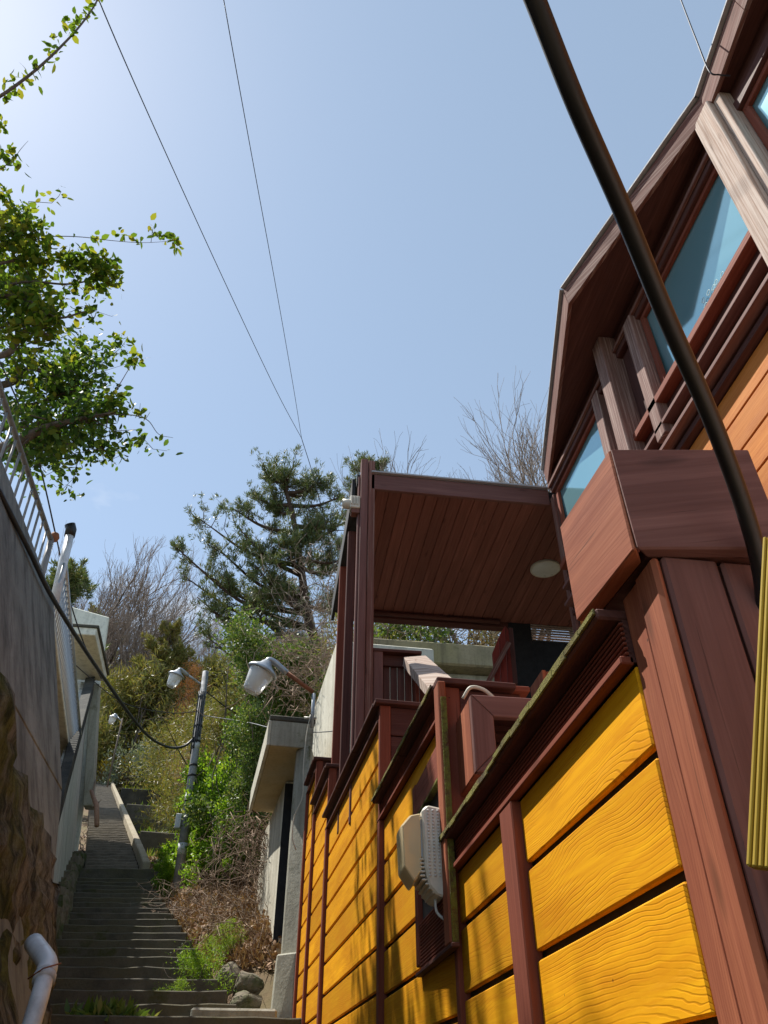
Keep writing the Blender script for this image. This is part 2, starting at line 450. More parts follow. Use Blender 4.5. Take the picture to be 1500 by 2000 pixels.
M['twig'] = stone('bare_twig', (0.30, 0.24, 0.195), (0.21, 0.165, 0.135), scale=20)
M['drytwig'] = stone('dry_vine', (0.34, 0.25, 0.18), (0.22, 0.155, 0.11), scale=20)
M['log'] = stone('peeled_log', (0.42, 0.24, 0.16), (0.30, 0.16, 0.10), scale=8)
M['steel'] = plain('galvanised_steel', (0.42, 0.44, 0.46), 0.45, 0.7)
M['rail'] = plain('old_railing_paint', (0.27, 0.26, 0.25), 0.5, 0.35, dirt=0.35)
M['flash'] = plain('metal_flashing', (0.40, 0.41, 0.43), 0.75, 0.0, 0.2)
M['rust'] = plain('rusty_pipe', (0.30, 0.11, 0.05), 0.85, dirt=0.4)
M['white'] = plain('white_plastic', (0.70, 0.70, 0.68), 0.4, dirt=0.1)
M['pvc'] = plain('pvc_pipe', (0.66, 0.68, 0.72), 0.35, dirt=0.3, scale=9)
M['cream'] = plain('aged_cream_plastic', (0.58, 0.54, 0.44), 0.45, dirt=0.2)
M['lampgrey'] = plain('lamp_housing_plastic', (0.66, 0.62, 0.52), 0.4, dirt=0.15)
M['black'] = plain('black_rubber', (0.010, 0.0095, 0.010), 0.42, dirt=0.1)
M['wire'] = plain('wire_sheath', (0.018, 0.019, 0.024), 0.5)
M['pole'] = plain('concrete_pole', (0.30, 0.31, 0.32), 0.75, dirt=0.5, scale=6)
M['label'] = plain('pale_pole_sticker', (0.58, 0.60, 0.62), 0.6, dirt=0.3)
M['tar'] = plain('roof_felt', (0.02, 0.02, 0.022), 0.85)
M['frost'] = plain('frosted_glass', (0.62, 0.63, 0.6), 0.3, dirt=0.1)
M['door'] = wood('red_gate_board', (0.30, 0.05, 0.035), (0.22, 0.035, 0.025), rough=0.5, vary=0.3)
t = NT('visor_plastic')
M['visor'] = t.set(Base_Color=(0.86, 0.70, 0.42), Roughness=0.25, Transmission_Weight=0.3, IOR=1.2)
t = NT('lamp_glass')
M['lampglass'] = t.set(Base_Color=(0.90, 0.91, 0.90), Roughness=0.18, Transmission_Weight=0.4, IOR=1.3)
t = NT('mirror_film_glass')
co = t.add('ShaderNodeTexCoord').outputs['Object']
n = t.noise(co, 0.9, 3)
M['glass'] = t.set(Base_Color=t.mix(n, (0.22, 0.46, 0.53), (0.29, 0.53, 0.59)), Metallic=0.55, Roughness=0.06, Normal=t.bump(t.noise(co, 1.4, 2), 0.02, 0.05))
t = NT('glass_scribble'); M['scribble'] = t.set(Base_Color=(0.55, 0.72, 0.72), Roughness=0.8)

L = {}
L['tree'] = leafmat('broad_leaf', [(0.045, 0.085, 0.014), (0.075, 0.13, 0.018), (0.12, 0.18, 0.024), (0.18, 0.215, 0.03), (0.21, 0.19, 0.03)], 0.55, 0.6, 0.12)
L['treedark'] = leafmat('dark_glossy_leaf', [(0.03, 0.065, 0.014), (0.055, 0.11, 0.02), (0.09, 0.155, 0.028), (0.15, 0.19, 0.035)], 0.45, 0.5, 0.2)
L['pine'] = leafmat('pine_needle', [(0.055, 0.09, 0.034), (0.095, 0.14, 0.052), (0.15, 0.185, 0.07), (0.20, 0.17, 0.08)], 0.2)
L['olive'] = leafmat('olive_needle', [(0.11, 0.13, 0.035), (0.18, 0.19, 0.05), (0.27, 0.24, 0.075), (0.20, 0.14, 0.06)], 0.25)
L['bright'] = leafmat('bright_shrub_leaf', [(0.07, 0.15, 0.018), (0.13, 0.25, 0.024), (0.21, 0.34, 0.034), (0.30, 0.38, 0.05)], 0.45, 0.45, 0.25)
L['mid'] = leafmat('mid_green_leaf', [(0.05, 0.095, 0.022), (0.09, 0.155, 0.032), (0.145, 0.205, 0.05), (0.21, 0.21, 0.085)], 0.35, 0.5)
L['grey'] = leafmat('grey_green_leaf', [(0.10, 0.13, 0.085), (0.17, 0.20, 0.14), (0.26, 0.29, 0.22)], 0.2)
L['yellow'] = leafmat('forsythia_petal', [(0.58, 0.38, 0.01), (0.45, 0.33, 0.015), (0.22, 0.20, 0.03), (0.20, 0.15, 0.06)], 0.3)
L['litter'] = leafmat('fallen_leaf', [(0.16, 0.085, 0.045), (0.26, 0.145, 0.075), (0.36, 0.23, 0.14), (0.42, 0.31, 0.22)], 0.1, 0.8)
L['grass'] = leafmat('grass_blade', [(0.10, 0.20, 0.02), (0.16, 0.26, 0.03), (0.24, 0.27, 0.06), (0.30, 0.25, 0.10)], 0.35)
L['brown'] = leafmat('brown_scrub_leaf', [(0.15, 0.11, 0.06), (0.24, 0.17, 0.10), (0.32, 0.24, 0.16), (0.14, 0.15, 0.05)], 0.2, 0.8)
L['rusty'] = leafmat('rusty_dead_needle', [(0.26, 0.10, 0.04), (0.34, 0.15, 0.06)], 0.2, 0.8)

# ------------------------------------------------------------------ the hillside and the stairs
def sstep(a, b, x):
    t = min(1.0, max(0.0, (x - a) / (b - a))); return t * t * (3 - 2 * t)
RISE, GO = 0.16, 0.45
def stair_z(y):
    if y < 8.0: return 0.71 + (y - 8.0) * 0.356
    if y < 8.8: return 0.71
    z = 0.71 + (y - 8.8) * 0.356
    if y > 17.2: z = 3.70 + (y - 17.2) * 0.385
    if y > 62: z = 20.95 + (y - 62) * 0.62
    if y > 125: z = 60.0 + (y - 125) * 0.1
    return z
def s_left(y):
    if y < 8.0: return -1.5
    if y < 17.2: return -1.95 - (y - 8.8) * 0.215
    return -3.62 - (y - 17.2) * 0.237
def s_right(y):
    if y < 8.0: return 0.6
    if y < 17.2: return -0.29 - (y - 8.8) * 0.262 if y > 8.8 else -0.29 + (8.8 - y) * 1.1
    return -2.50 - (y - 17.2) * 0.237
def ground(x, y):
    z = stair_z(y) - 0.22
    r = x - s_right(y); l = s_left(y) - x
    if r > 0 and y > 8.6:
        k = sstep(8.6, 10.5, y) * (1 - 0.85 * sstep(14.5, 18.5, y) * (1 - sstep(47, 54, y)) * (1 - sstep(4.5, 7, r)))
        z += k * (0.34 * sstep(0, 0.5, r) + 0.42 * min(r, 3.0) * sstep(0, 1, r) + 0.1 * max(0, min(r - 3, 20)))
        z += 2.6 * sstep(0.15, 1.8, x) * sstep(10.2, 12.5, y)
        z += 0.10 * math.sin(x * 2.3 + y * 0.9) * sstep(0.2, 1, r) + 0.07 * math.sin(x * 5.1 - y * 3.3) * sstep(0.2, 1, r)
    if l > 0:
        z += sstep(0.3, 3, l) * 2.2 * sstep(17, 24, y) + (3.6 * sstep(0.6, 1.6, l) * (1 - sstep(17, 24, y)) if y > 0 else 0)
    if 22 < y < 48 and 0.3 < r < 5.5: z -= 0.75 * sstep(22, 24, y) * (1 - sstep(46, 48, y))   # cut for the terraces
    if y < 8.6 and x > 0.9: z = min(z, 0.3)
    return z + 0.05 * math.sin(x * 1.7) * math.sin(y * 1.3) * (1 if abs(x) > 4 else 0)
def hit(px, py, y0=8.9, y1=130.0):
    """where the line of sight meets the hillside"""
    v = ray(px, py); v = v / v.y
    y = y0
    while y < y1:
        p = v * y
        if p.z < ground(p.x, p.y): break
        y += 0.05 + y * 0.004
    return v * y
def on_ground(x, y, dz=0.0): return Vector((x, y, ground(x, y) + dz))

def grid_mesh(name, xs, ys, mat, f):
    V = [(x, y, f(x, y)) for y in ys for x in xs]
    nx = len(xs)
    Fc = [(j * nx + i, j * nx + i + 1, (j + 1) * nx + i + 1, (j + 1) * nx + i) for j in range(len(ys) - 1) for i in range(nx - 1)]
    me = bpy.data.meshes.new(name); me.from_pydata(V, [], Fc)
    me.polygons.foreach_set('use_smooth', [True] * len(me.polygons))
    me.materials.append(mat)
    return me
xs = [-240, -140, -90, -60, -45] + [-35 + i * 1.2 for i in range(20)] + [-11 + i * 0.25 for i in range(66)] + [6 + i * 1.3 for i in range(24)] + [45, 70, 110, 200]
ys = [-60, -30, -12, -5] + [0 + i * 0.8 for i in range(10)] + [8 + i * 0.25 for i in range(92)] + [31.5 + i * 1.2 for i in range(80)] + [140, 175, 240, 340]
hill = link('hillside', grid_mesh('hillside', xs, ys, M['soil'], ground))
tag(hill, kind='structure')

stairs = bpy.data.objects.new('stairs', None); C.objects.link(stairs); tag(stairs, kind='structure')
stairs.location = (0, 0, -1.8)
def step_piece(y, z, x0, x1, mat, skew, depth=0.62, seed=0, h=0.3):
    rg = random.Random(seed)
    bm = bmesh.new()
    n = 9
    rows = []
    for k in range(n):
        t = k / (n - 1)
        x = x0 + (x1 - x0) * t
        yy = y + skew * (x - (x0 + x1) / 2)
        j = rg.uniform(-0.012, 0.012); jz = rg.uniform(-0.012, 0.006)
        rows.append([bm.verts.new((x, yy + depth, z + jz)), bm.verts.new((x, yy + 0.012 + j, z + jz)), bm.verts.new((x, yy + j, z - 0.010 + jz)),
                     bm.verts.new((x, yy + 0.008 + j * 0.6, z - h)), bm.verts.new((x, yy + depth, z - h))])
    for a, b in zip(rows[:-1], rows[1:]):
        for i in range(5): bm.faces.new((a[i], b[i], b[(i + 1) % 5], a[(i + 1) % 5]))
    bm.faces.new(rows[0]); bm.faces.new(rows[-1][::-1])
    bmesh.ops.recalc_face_normals(bm, faces=bm.faces)
    for v in bm.verts: v.co.z += 1.8
    return link('step', finish(bm, 'step', mat, False, 0), stairs)
k = 0
for i in range(14):                       # below the landing, down to the viewer
    z = 0.71 - i * RISE; y = 8.0 - i * GO
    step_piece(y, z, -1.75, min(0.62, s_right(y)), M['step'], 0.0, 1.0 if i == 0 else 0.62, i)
for i in range(19):                       # the lower flight
    y = 8.8 + i * GO; z = 0.87 + i * RISE
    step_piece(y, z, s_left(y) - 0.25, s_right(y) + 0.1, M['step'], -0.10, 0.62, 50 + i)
ledge_y = 8.8 + 19 * GO
step_piece(ledge_y - 0.05, 0.87 + 19 * RISE + 0.12, s_left(ledge_y) - 0.1, s_right(ledge_y) + 0.45, M['step'], -0.10, 0.9, 90, 0.45)
ny = 0
y = ledge_y + 0.6; z = 0.87 + 20 * RISE + 0.1
while y < 62:
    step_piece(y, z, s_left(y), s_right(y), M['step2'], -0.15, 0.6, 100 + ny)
    y += GO; z += GO * 0.385; ny += 1
TOPY, TOPZ = y, z
# the pale parapet kerb on the right of the upper flight
for a in range(0, 12):
    ya = ledge_y + 0.45 + a * 3.7; yb = ya + 3.69
    if ya > 60: break
    za, zb = stair_z(ya) + 0.36, stair_z(yb) + 0.36
    xa, xb = s_right(ya), s_right(yb)
    w = 0.20
    o = hexa('kerb_wall', [(xa, ya, za - 0.9), (xa + w, ya, za - 0.9), (xb + w, yb, zb - 0.9), (xb, yb, zb - 0.9)],
             [(xa + 0.02, ya, za), (xa + w - 0.02, ya, za), (xb + w - 0.02, yb, zb), (xb + 0.02, yb, zb)], M['parapet'], stairs, 0.02)
# terraces of concrete with grass, right of the upper flight
for i, (ty, tt) in enumerate(((25.5, 0.276), (30, 0.291), (35.5, 0.307), (43, 0.326))):
    tz = tt * ty
    x0 = s_right(ty) + 0.45; x1 = x0 + [3.0, 3.1, 3.4, 3.6][i]
    tw = thing('terrace_wall', (x0, ty, tz - 1.2), 'low %s terrace wall of dark concrete on the grassy slope beside the pale kerb, %s' % (
        ('mossy', 'second', 'third', 'wide')[i], ('lowest of four', 'second up of four', 'third up of four', 'topmost of four')[i]), 'wall', 'terrace walls')
    hexa('wall_body', [(x0, ty, tz - 1.2), (x1, ty + 0.25, tz - 1.2), (x1, ty + 0.55, tz - 1.2), (x0, ty + 0.3, tz - 1.2)],
         [(x0, ty, tz), (x1, ty + 0.25, tz - 0.03), (x1, ty + 0.55, tz - 0.03), (x0, ty + 0.3, tz)], M['moldy' if i == 3 else 'step'], tw, 0.03)
    ny2 = [30, 35.5, 43, 49][i]
    bm = bmesh.new()
    vs = [bm.verts.new(p) for p in ((x0 - 0.1, ty + 0.2, tz - 0.05), (x1 + 0.4, ty + 0.4, tz - 0.06), (x1 - 0.6, ny2 + 0.3, tz + 0.5), (x0 - 1.2, ny2 + 0.1, tz + 0.5))]
    bm.faces.new(vs)
    tag(link('terrace_turf', finish(bm, 'terrace_turf', M['turf'])), kind='structure')

def rough_block(name, verts8_b, verts8_t, mat, parent, cuts, amp, seed, scale=1.5):
    """solid like hexa, then cut finely and pushed in and out like rock"""
    off = abs_loc(parent)
    bm = bmesh.new()
    vb = [bm.verts.new(Vector(p) - off) for p in verts8_b]; vt = [bm.verts.new(Vector(p) - off) for p in verts8_t]
    bm.faces.new(vb[::-1]); bm.faces.new(vt)
    for i in range(4):
        j = (i + 1) % 4
        bm.faces.new((vb[i], vb[j], vt[j], vt[i]))
    bmesh.ops.recalc_face_normals(bm, faces=bm.faces)
    bmesh.ops.subdivide_edges(bm, edges=bm.edges[:], cuts=cuts, use_grid_fill=True)
    from mathutils import noise as mn
    bm.normal_update()
    for v in bm.verts:
        p = v.co * scale + Vector((seed, seed * 2.3, 0))
        q = Vector((p.x, p.y, p.z * 0.45))
        d = mn.fractal(q, 0.6, 2.1, 5) * amp + mn.noise(q * 5) * amp * 0.25
        v.co += v.normal * d
    return link(name, finish(bm, name, mat, amp > 0.1), parent)

# ------------------------------------------------------------------ left side: retaining walls, railing, white building
BAT = 0.313                                # the wall leans back
def w1x(z): return -2.58 + BAT * (4.47 - z)
wall = thing('retaining_wall', (-1.6, 5.0, -1.8), 'tall dark concrete retaining wall leaning back over mossy bedrock', 'wall')
zr = 1.9
def w1_low(y): return 3.1 - 0.42 * (y - 3.0) if y > 3.0 else 3.1 + 0.2 * (3 - y)
# concrete lifts: long panels with recessed joints
for a, (ya, yb) in enumerate(((0.6, 4.1), (4.115, 7.6))):
    for c2, (za, zb) in enumerate(((0.4, 2.35), (2.36, 4.47))):
        ye0 = yb if a == 0 else (5.95, 7.40)[c2]; ye1 = yb if a == 0 else (7.385, 7.6)[c2]     # the end edge runs back as it rises
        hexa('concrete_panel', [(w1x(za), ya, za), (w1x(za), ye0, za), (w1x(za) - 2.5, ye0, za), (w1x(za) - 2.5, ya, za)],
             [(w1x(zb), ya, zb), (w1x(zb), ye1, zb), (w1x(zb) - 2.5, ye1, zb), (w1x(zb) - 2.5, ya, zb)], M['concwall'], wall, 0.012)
rough_block('bedrock', [(w1x(-1.8) + 0.05, 0.4, -1.8), (w1x(-1.8) + 0.0, 4.6, -1.8), (w1x(-1.8) - 1.4, 4.6, -1.8), (w1x(-1.8) - 1.4, 0.4, -1.8)],
            [(w1x(3.3) + 0.06, 0.4, 3.3), (w1x(1.45) + 0.07, 6.75, 1.45), (w1x(1.45) - 1.2, 6.75, 1.45), (w1x(3.3) - 1.2, 0.4, 3.3)], M['rock'], wall, 44, 0.105, 3.1, 1.5)
# railing on the wall top
railing = thing('wall_railing', (-2.7, 5.0, 4.47), 'old steel railing with slanting bars on top of the dark retaining wall', 'railing')
rx, rz0, rz1 = -2.68, 4.47, 5.08
lean = -0.04
tube('top_rail', [([(rx + lean, 0.8, rz1), (rx + lean, 7.35, rz1)], 0.027)], M['rail'], railing, 8)
tube('bottom_rail', [([(rx + 0.01, 0.8, rz0 + 0.07), (rx + 0.01, 7.35, rz0 + 0.07)], 0.016)], M['rail'], railing, 6)
bar = tube_mesh('bar', [([(0, 0, 0), (lean, 0.03, rz1 - rz0)], 0.014)], M['rail'], 6)
for i in range(36):
    link('bar', bar, railing, (rx + 2.7, 1.0 + i * 0.18 - 5.0, 0))
tube('end_post', [([(rx, 7.35, rz0 - 0.1), (rx + lean, 7.36, rz1 + 0.03)], 0.035)], M['rail'], railing, 8)
lathe('post_knob', [(0.0, 0.06), (0.04, 0.045), (0.055, 0.0), (0.04, -0.045), (0.0, -0.06)], M['rust'], railing, (rx + lean + 2.72, 2.38, rz1 - 4.47 + 0.06), seg=12)
r2 = thing('stair_railing', (-3.0, 10.0, 4.4), 'pale steel railing receding beyond the corner of the dark wall', 'railing')
pa, pb = Vector((-2.60, 7.7, 4.42)), Vector((-3.30, 12.9, 4.5))
tube('top_rail', [([pa + Vector((0, 0, .55)), pb + Vector((0, 0, .55))], 0.03)], M['steel'], r2, 8)
tube('bottom_rail', [([pa, pb], 0.02)], M['steel'], r2, 6)
bar2 = tube_mesh('bar', [([(0, 0, -0.02), (0.0, -0.06, 0.55)], 0.017)], M['steel'], 6)
for i in range(38):
    p = pa.lerp(pb, i / 37) - Vector(r2.location)
    link('bar', bar2, r2, p)
hexa('wall_cap', [pa + Vector((0.03, -0.05, -0.08)), pb + Vector((0.03, 0, -0.08)), pb + Vector((-0.3, 0, -0.08)), pa + Vector((-0.3, -0.05, -0.08))],
     [pa + Vector((0.03, -0.05, -0.03)), pb + Vector((0.03, 0, -0.03)), pb + Vector((-0.3, 0, -0.03)), pa + Vector((-0.3, -0.05, -0.03))], M['paleconc'], r2, 0.01)
vp = thing('vent_pipe', (-2.66, 7.6, 4.4), 'white plastic vent pipe with dark hood rising at the end of the railing', 'pipe')
a, b = UY(120, 1115, 7.7), UY(137, 1042, 7.7)
tube('pipe', [([a - (b - a) * 0.8, a, b], 0.05)], M['pvc'], vp, 14)
tube('hood', [([b - (b - a) * 0.08, b + (b - a) * 0.12, b + (b - a) * 0.22 + Vector((-0.02, -0.02, 0.0))], [0.06, 0.062, 0.062])], M['black'], vp, 14)
# grey side wall of the stairs with a black mouldy coping
A, B = Vector((-2.05, 7.75, 1.98)), Vector((-5.2, 20.0, 9.25))
A2, B2 = Vector((-1.96, 7.75, 0.4)), Vector((-4.45, 20.0, 4.2))
sw = thing('stair_wall', (-2.5, 9.0, 0.4), 'streaked grey side wall of the stairs with sloping black mouldy coping', 'wall')
back = Vector((-0.22, -0.05, 0))
hexa('wall_face', [A2, B2, B2 + back, A2 + back * 0.2], [A, B, B + back, A + back * 0.2], M['greywall'], sw, 0.006)
n1 = Vector((0.10, 0, 0.0))
hexa('coping', [A + Vector((0.09, -0.02, -0.10)), B + Vector((0.16, 0, -0.32)), B + Vector((-0.14, 0, -0.2)), A + Vector((-0.03, -0.02, -0.1))],
     [A + Vector((0.06, -0.02, 0.10)), B + Vector((0.10, 0, 0.26)), B + Vector((-0.14, 0, 0.2)), A + Vector((-0.03, -0.02, 0.08))], M['black_mould'], sw, 0.008)
# rubble foot along that wall
for i in range(5, 16):
    f = i / 15
    p = A2.lerp(B2, f) + Vector((0.05, 0, 0.25 + f * 0.3))
    st = rough_block('footing_stone', [p + Vector((-.25, -.3, -.35)), p + Vector((.12, -.3, -.35)), p + Vector((.12, .35, -.35)), p + Vector((-.25, .35, -.35))],
                     [p + Vector((-.25, -.28, .2)), p + Vector((.05, -.28, .2)), p + Vector((.05, .33, .24)), p + Vector((-.25, .33, .24))], M['boulder'], sw, 4, 0.06, i * 1.7, 3.0)
# white building
wb = thing('white_building', (-5.5, 21, 5.0), 'whitewashed building above the stairs with a projecting flat hood', 'building')
hexa('wall', [(-4.42, 20.2, 4.0), (-5.2, 23.4, 5.0), (-12, 23.4, 5.0), (-12, 20.2, 4.0)],
     [UY(214, 1205, 20.2), UY(214, 1205, 20.2) + Vector((-0.75, 3.2, 0)), Vector((-12, 23.4, 12.8)), Vector((-12, 20.2, 13.0))], M['paleconc'], wb, 0.03)
ha, hb, hc, hd = UZ(100, 1235, 9.25), UZ(186, 1241, 9.25), UZ(206, 1331, 9.25), UZ(120, 1326, 9.25)
hexa('hood', [ha, hb, hc, hd], [p + Vector((0, 0, 0.22)) for p in (ha, hb, hc, hd)], M['paleconc'], wb, 0.015)
hexa('hood_edge', [ha + Vector((0, -.04, .19)), hb + Vector((.04, -.04, .19)), hc + Vector((.05, .05, .19)), hd + Vector((0, .05, .19))],
     [p + Vector((0, 0, 0.27)) for p in (ha + Vector((0, -.04, 0)), hb + Vector((.04, -.04, 0)), hc + Vector((.05, .05, 0)), hd + Vector((0, .05, 0)))], M['moldy'], wb, 0.015)
ca, cb = UY(187, 1338, 19.9), UY(188, 1512, 19.9)
hexa('pilaster', [cb + Vector((-.12, -.1, -.8)), cb + Vector((.1, -.1, -.8)), cb + Vector((.1, .25, -.8)), cb + Vector((-.12, .25, -.8))],
     [ca + Vector((-.12, -.1, 0)), ca + Vector((.1, -.1, 0)), ca + Vector((.1, .25, 0)), ca + Vector((-.12, .25, 0))], M['concrete'], wb, 0.015)
lathe('round_lamp', [(0, .08), (.07, .06), (.1, 0), (.07, -.05), (0, -.05)], M['white'], wb, UY(135, 1452, 19.4) - Vector(wb.location), seg=12)
# drain pipe with an elbow at the foot of the rock
dp = thing('drain_pipe', (-1.15, 5.1, -1.7), 'dented white drain pipe with bent elbow at the foot of the bedrock', 'pipe')
P = [UY(66, 1842, 4.9), UY(92, 1880, 4.7), UY(88, 1905, 4.62), UY(78, 1945, 4.55), UY(62, 2000, 4.5), UY(40, 2080, 4.45), UY(5, 2230, 4.4)]
tube('elbow', [(spline(P[:3], 5), 0.050)], M['pvc'], dp, 16)
tube('pipe', [(spline(P[2:], 4), 0.044)], M['pvc'], dp, 16)
tube('collar', [([P[2] + (P[3] - P[2]) * 0.02, P[2] + (P[3] - P[2]) * 0.3], 0.055)], M['pvc'], dp, 16)
tube('tie_wire', [([P[2] + Vector((-.07, -.03, -.02)), P[2] + Vector((0, -.072, .02)), P[2] + Vector((.07, -.03, .05))], 0.004)], M['rust'], dp, 5)
# logs and broken branches on the left of the upper flight
lg = thing('fallen_log', hit(185, 1660), 'peeled reddish log lying along the stairs at the wall foot', 'log')
a, b = UY(189, 1612, 17.3), UY(178, 1545, 19.3)
tube('log', [([a, a.lerp(b, .5) + Vector((.05, 0, .04)), b], [0.05, 0.055, 0.04])], M['log'], lg, 9)
tube('broken_branch', [([a.lerp(b, .5), UY(190, 1570, 18.8), UY(198, 1562, 18.8)], [0.03, 0.022, 0.008]), ([a.lerp(b, .8), UY(186, 1525, 20), UY(196, 1515, 20)], [0.03, 0.02, 0.01])], M['drytwig'], lg, 6)

# ------------------------------------------------------------------ right side: stepped yellow plank fence
def fence(P0, h, length, coping, gaps, zbot, battens, label, ret_w, ret_planks=True, moss=True, fascia=0.10, capw=(-0.06, 0.07), holes=()):
    """P0 near end on the outer face, h heading in degrees, local y runs along the fence, local x into the plot"""
    T = thing('plank_fence', (P0[0], P0[1], zbot), label, 'fence', 'stepped yellow fence sections', math.radians(-h))
    def bx(name, x, y, z, mat, bev=0.004):
        return box(name, x, y, (z[0] - zbot, z[1] - zbot), mat, T, bev)
    ct = 0.026
    # coping boards
    nb = max(2, int(length / 0.62)); cw = length / nb
    for i in range(nb):
        j = RNG.uniform(-0.004, 0.004)
        bx('coping_board', (capw[0] + j, capw[1]), (i * cw + 0.002, (i + 1) * cw - 0.002), (coping - ct, coping + RNG.uniform(-.001, .002)), M['dark'], 0.005)
        if moss:
            m_ = max(2, int(cw / 0.09))
            for q in range(m_):
                bx('moss_edge', (capw[0] + j - 0.007, capw[0] + j - 0.0005), (i * cw + 0.003 + q * cw / m_, i * cw + 0.003 + (q + 1) * cw / m_ - 0.002), (coping - ct + RNG.uniform(0.002, 0.012), coping + RNG.uniform(-0.003, 0.003)), M['moss'], 0.002)
    # fascia: ribbed board and trim strip
    ztr = coping - ct - fascia
    nr = 7
    for i in range(nr):
        zz = ztr + 0.018 + (fascia - 0.02) * i / nr
        bx('rib', (-0.016, 0.0), (0.0, length), (zz, zz + (fascia - 0.02) / nr * 0.55), M['red' if moss else 'dark'], 0.002)
    bx('ribbed_board', (-0.008, 0.004), (0.0, length), (ztr, coping - ct - 0.002), M['dark'], 0.0)
    bx('trim_strip', (-0.03, 0.0), (0.0, length), (ztr - 0.004, ztr + 0.014), M['red' if moss else 'dark'], 0.003)
    # planks bay by bay
    edges = [0.0] + [b for bt in battens for b in bt] + [length]
    bays = [(edges[i], edges[i + 1]) for i in range(0, len(edges), 2)]
    top = ztr - 0.006
    zs = [top] + [g for g in gaps if g < top - 0.03]
    while zs[-1] > zbot + 0.22: zs.append(zs[-1] - 0.2135)
    zs.append(zbot)
    for ya, yb in bays:
        if yb - ya < 0.03: continue
        for i in range(len(zs) - 1):
            hi = zs[i] - (0.0 if i == 0 else 0.011); lo = zs[i + 1] + 0.011
            if hi - lo < 0.03: continue
            bx('plank', (0.0, 0.02), (ya + 0.003, yb - 0.003), (lo, hi), M['yellow'], 0.004)
    for (ya, yb) in battens:
        bx('batten', (-0.028, 0.02), (ya, yb), (zbot, ztr - 0.005), M['red'], 0.004)
    bx('backing', (0.0215, 0.05), (0.0, length), (zbot, coping - ct - 0.002), M['gap'], 0.0)
    # the end that faces downhill: composite boards and an end coping
    if ret_w > 0:
        bx('corner_post', (-0.02, 0.05), (-0.045, -0.001), (zbot, coping - ct - 0.001), M['red'], 0.004)
        if ret_planks:
            zz = coping - ct - 0.004
            while zz > coping - 1.3:
                bx('end_board', (0.052, ret_w), (-0.03, -0.008), (zz - 0.185, zz), M['composite'], 0.004)
                zz -= 0.193
            bx('end_coping', (-0.055, ret_w), (-0.075, -0.003), (coping - ct + 0.001, coping + 0.003), M['dark'], 0.004)
            bx('end_backing', (0.052, ret_w), (-0.0075, 0.02), (coping - 1.3, coping - ct - 0.005), M['gap'], 0.0)
    return T

fence((0.70, 1.325), 0.0, 1.70, 0.855, [0.545, 0.331, 0.118], -1.5, [(0.85, 0.975)], 'yellow plank fence section beside the square capped post', 0)
fence((0.70, 3.05), -2.4, 1.56, 1.50, [1.345, 1.13, 0.92, 0.705, 0.495], -1.0, [(1.49, 1.56)], 'yellow plank fence section carrying the boxed security lamp', 0.30, fascia=0.105)
fence((0.634, 4.625), -3.5, 2.36, 2.115, [1.97, 1.76, 1.56, 1.36, 1.16, 0.96], -0.5, [(2.28, 2.36)], 'tall yellow plank fence section with ragged dark coping and brown boarded end', 0.75, moss=False)
fence((0.490, 7.00), -3.5, 1.05, 2.56, [2.36], 0.2, [(0.98, 1.05)], 'short yellow plank fence section, the second last before the concrete gate', 0.33, moss=False)
fence((0.426, 8.065), -3.5, 0.78, 3.02, [2.82], 0.5, [(0.71, 0.78)], 'narrow yellow plank fence section butting against the concrete gate', 0.40, moss=False)

# square post with its overhanging cap; front boards coloured darker as the shaded side
post = thing('gate_post', (0.83, 1.24, -1.7), 'square reddish brown post with large overhanging box cap', 'post')
def wbx(parent, name, x, y, z, mat, bev=0.004):
    l = parent.location
    return box(name, (x[0] - l.x, x[1] - l.x), (y[0] - l.y, y[1] - l.y), (z[0] - l.z, z[1] - l.z), mat, parent, bev)
wbx(post, 'core', (0.715, 0.965), (1.172, 1.318), (-1.7, 0.875), M['dark'], 0.0)
wbx(post, 'side_board', (0.695, 0.7145), (1.158, 1.245), (-1.7, 0.877), M['cap'], 0.008)
wbx(post, 'side_board', (0.701, 0.7145), (1.248, 1.324), (-1.7, 0.876), M['cap'], 0.006)
wbx(post, 'front_board', (0.716, 0.832), (1.154, 1.171), (-1.7, 0.877), M['purple'], 0.006)
wbx(post, 'front_board', (0.841, 0.967), (1.156, 1.171), (-1.7, 0.877), M['purple'], 0.006)
z0, z1 = 0.879, 1.145
hexa('cap_side', [(0.655, 1.146, z0), (0.662, 1.146, z0), (0.69, 1.19, z0), (0.676, 1.428, z0), (0.637, 1.428, z0)],
     [(0.655, 1.146, z1), (0.662, 1.146, z1), (0.69, 1.19, z1), (0.676, 1.428, z1), (0.637, 1.428, z1)], M['cap'], post, 0.003)
hexa('cap_front', [(0.659, 1.1415, z0), (0.955, 1.100, z0), (0.96, 1.135, z0), (0.695, 1.172, z0)],
     [(0.655, 1.1415, z1), (0.955, 1.100, z1), (0.96, 1.135, z1), (0.695, 1.172, z1)], M['purple'], post, 0.004)
hexa('cap_right', [(0.925, 1.142, z0 + .001), (0.96, 1.137, z0 + .001), (0.975, 1.42, z0 + .001), (0.94, 1.425, z0 + .001)],
     [(0.925, 1.142, z1), (0.96, 1.137, z1), (0.975, 1.42, z1), (0.94, 1.425, z1)], M['cap'], post, 0.003)
hexa('cap_back', [(0.68, 1.395, z0 + .001), (0.938, 1.39, z0 + .001), (0.938, 1.425, z0 + .001), (0.68, 1.427, z0 + .001)],
     [(0.68, 1.395, z1), (0.938, 1.39, z1), (0.938, 1.425, z1), (0.68, 1.427, z1)], M['cap'], post, 0.003)
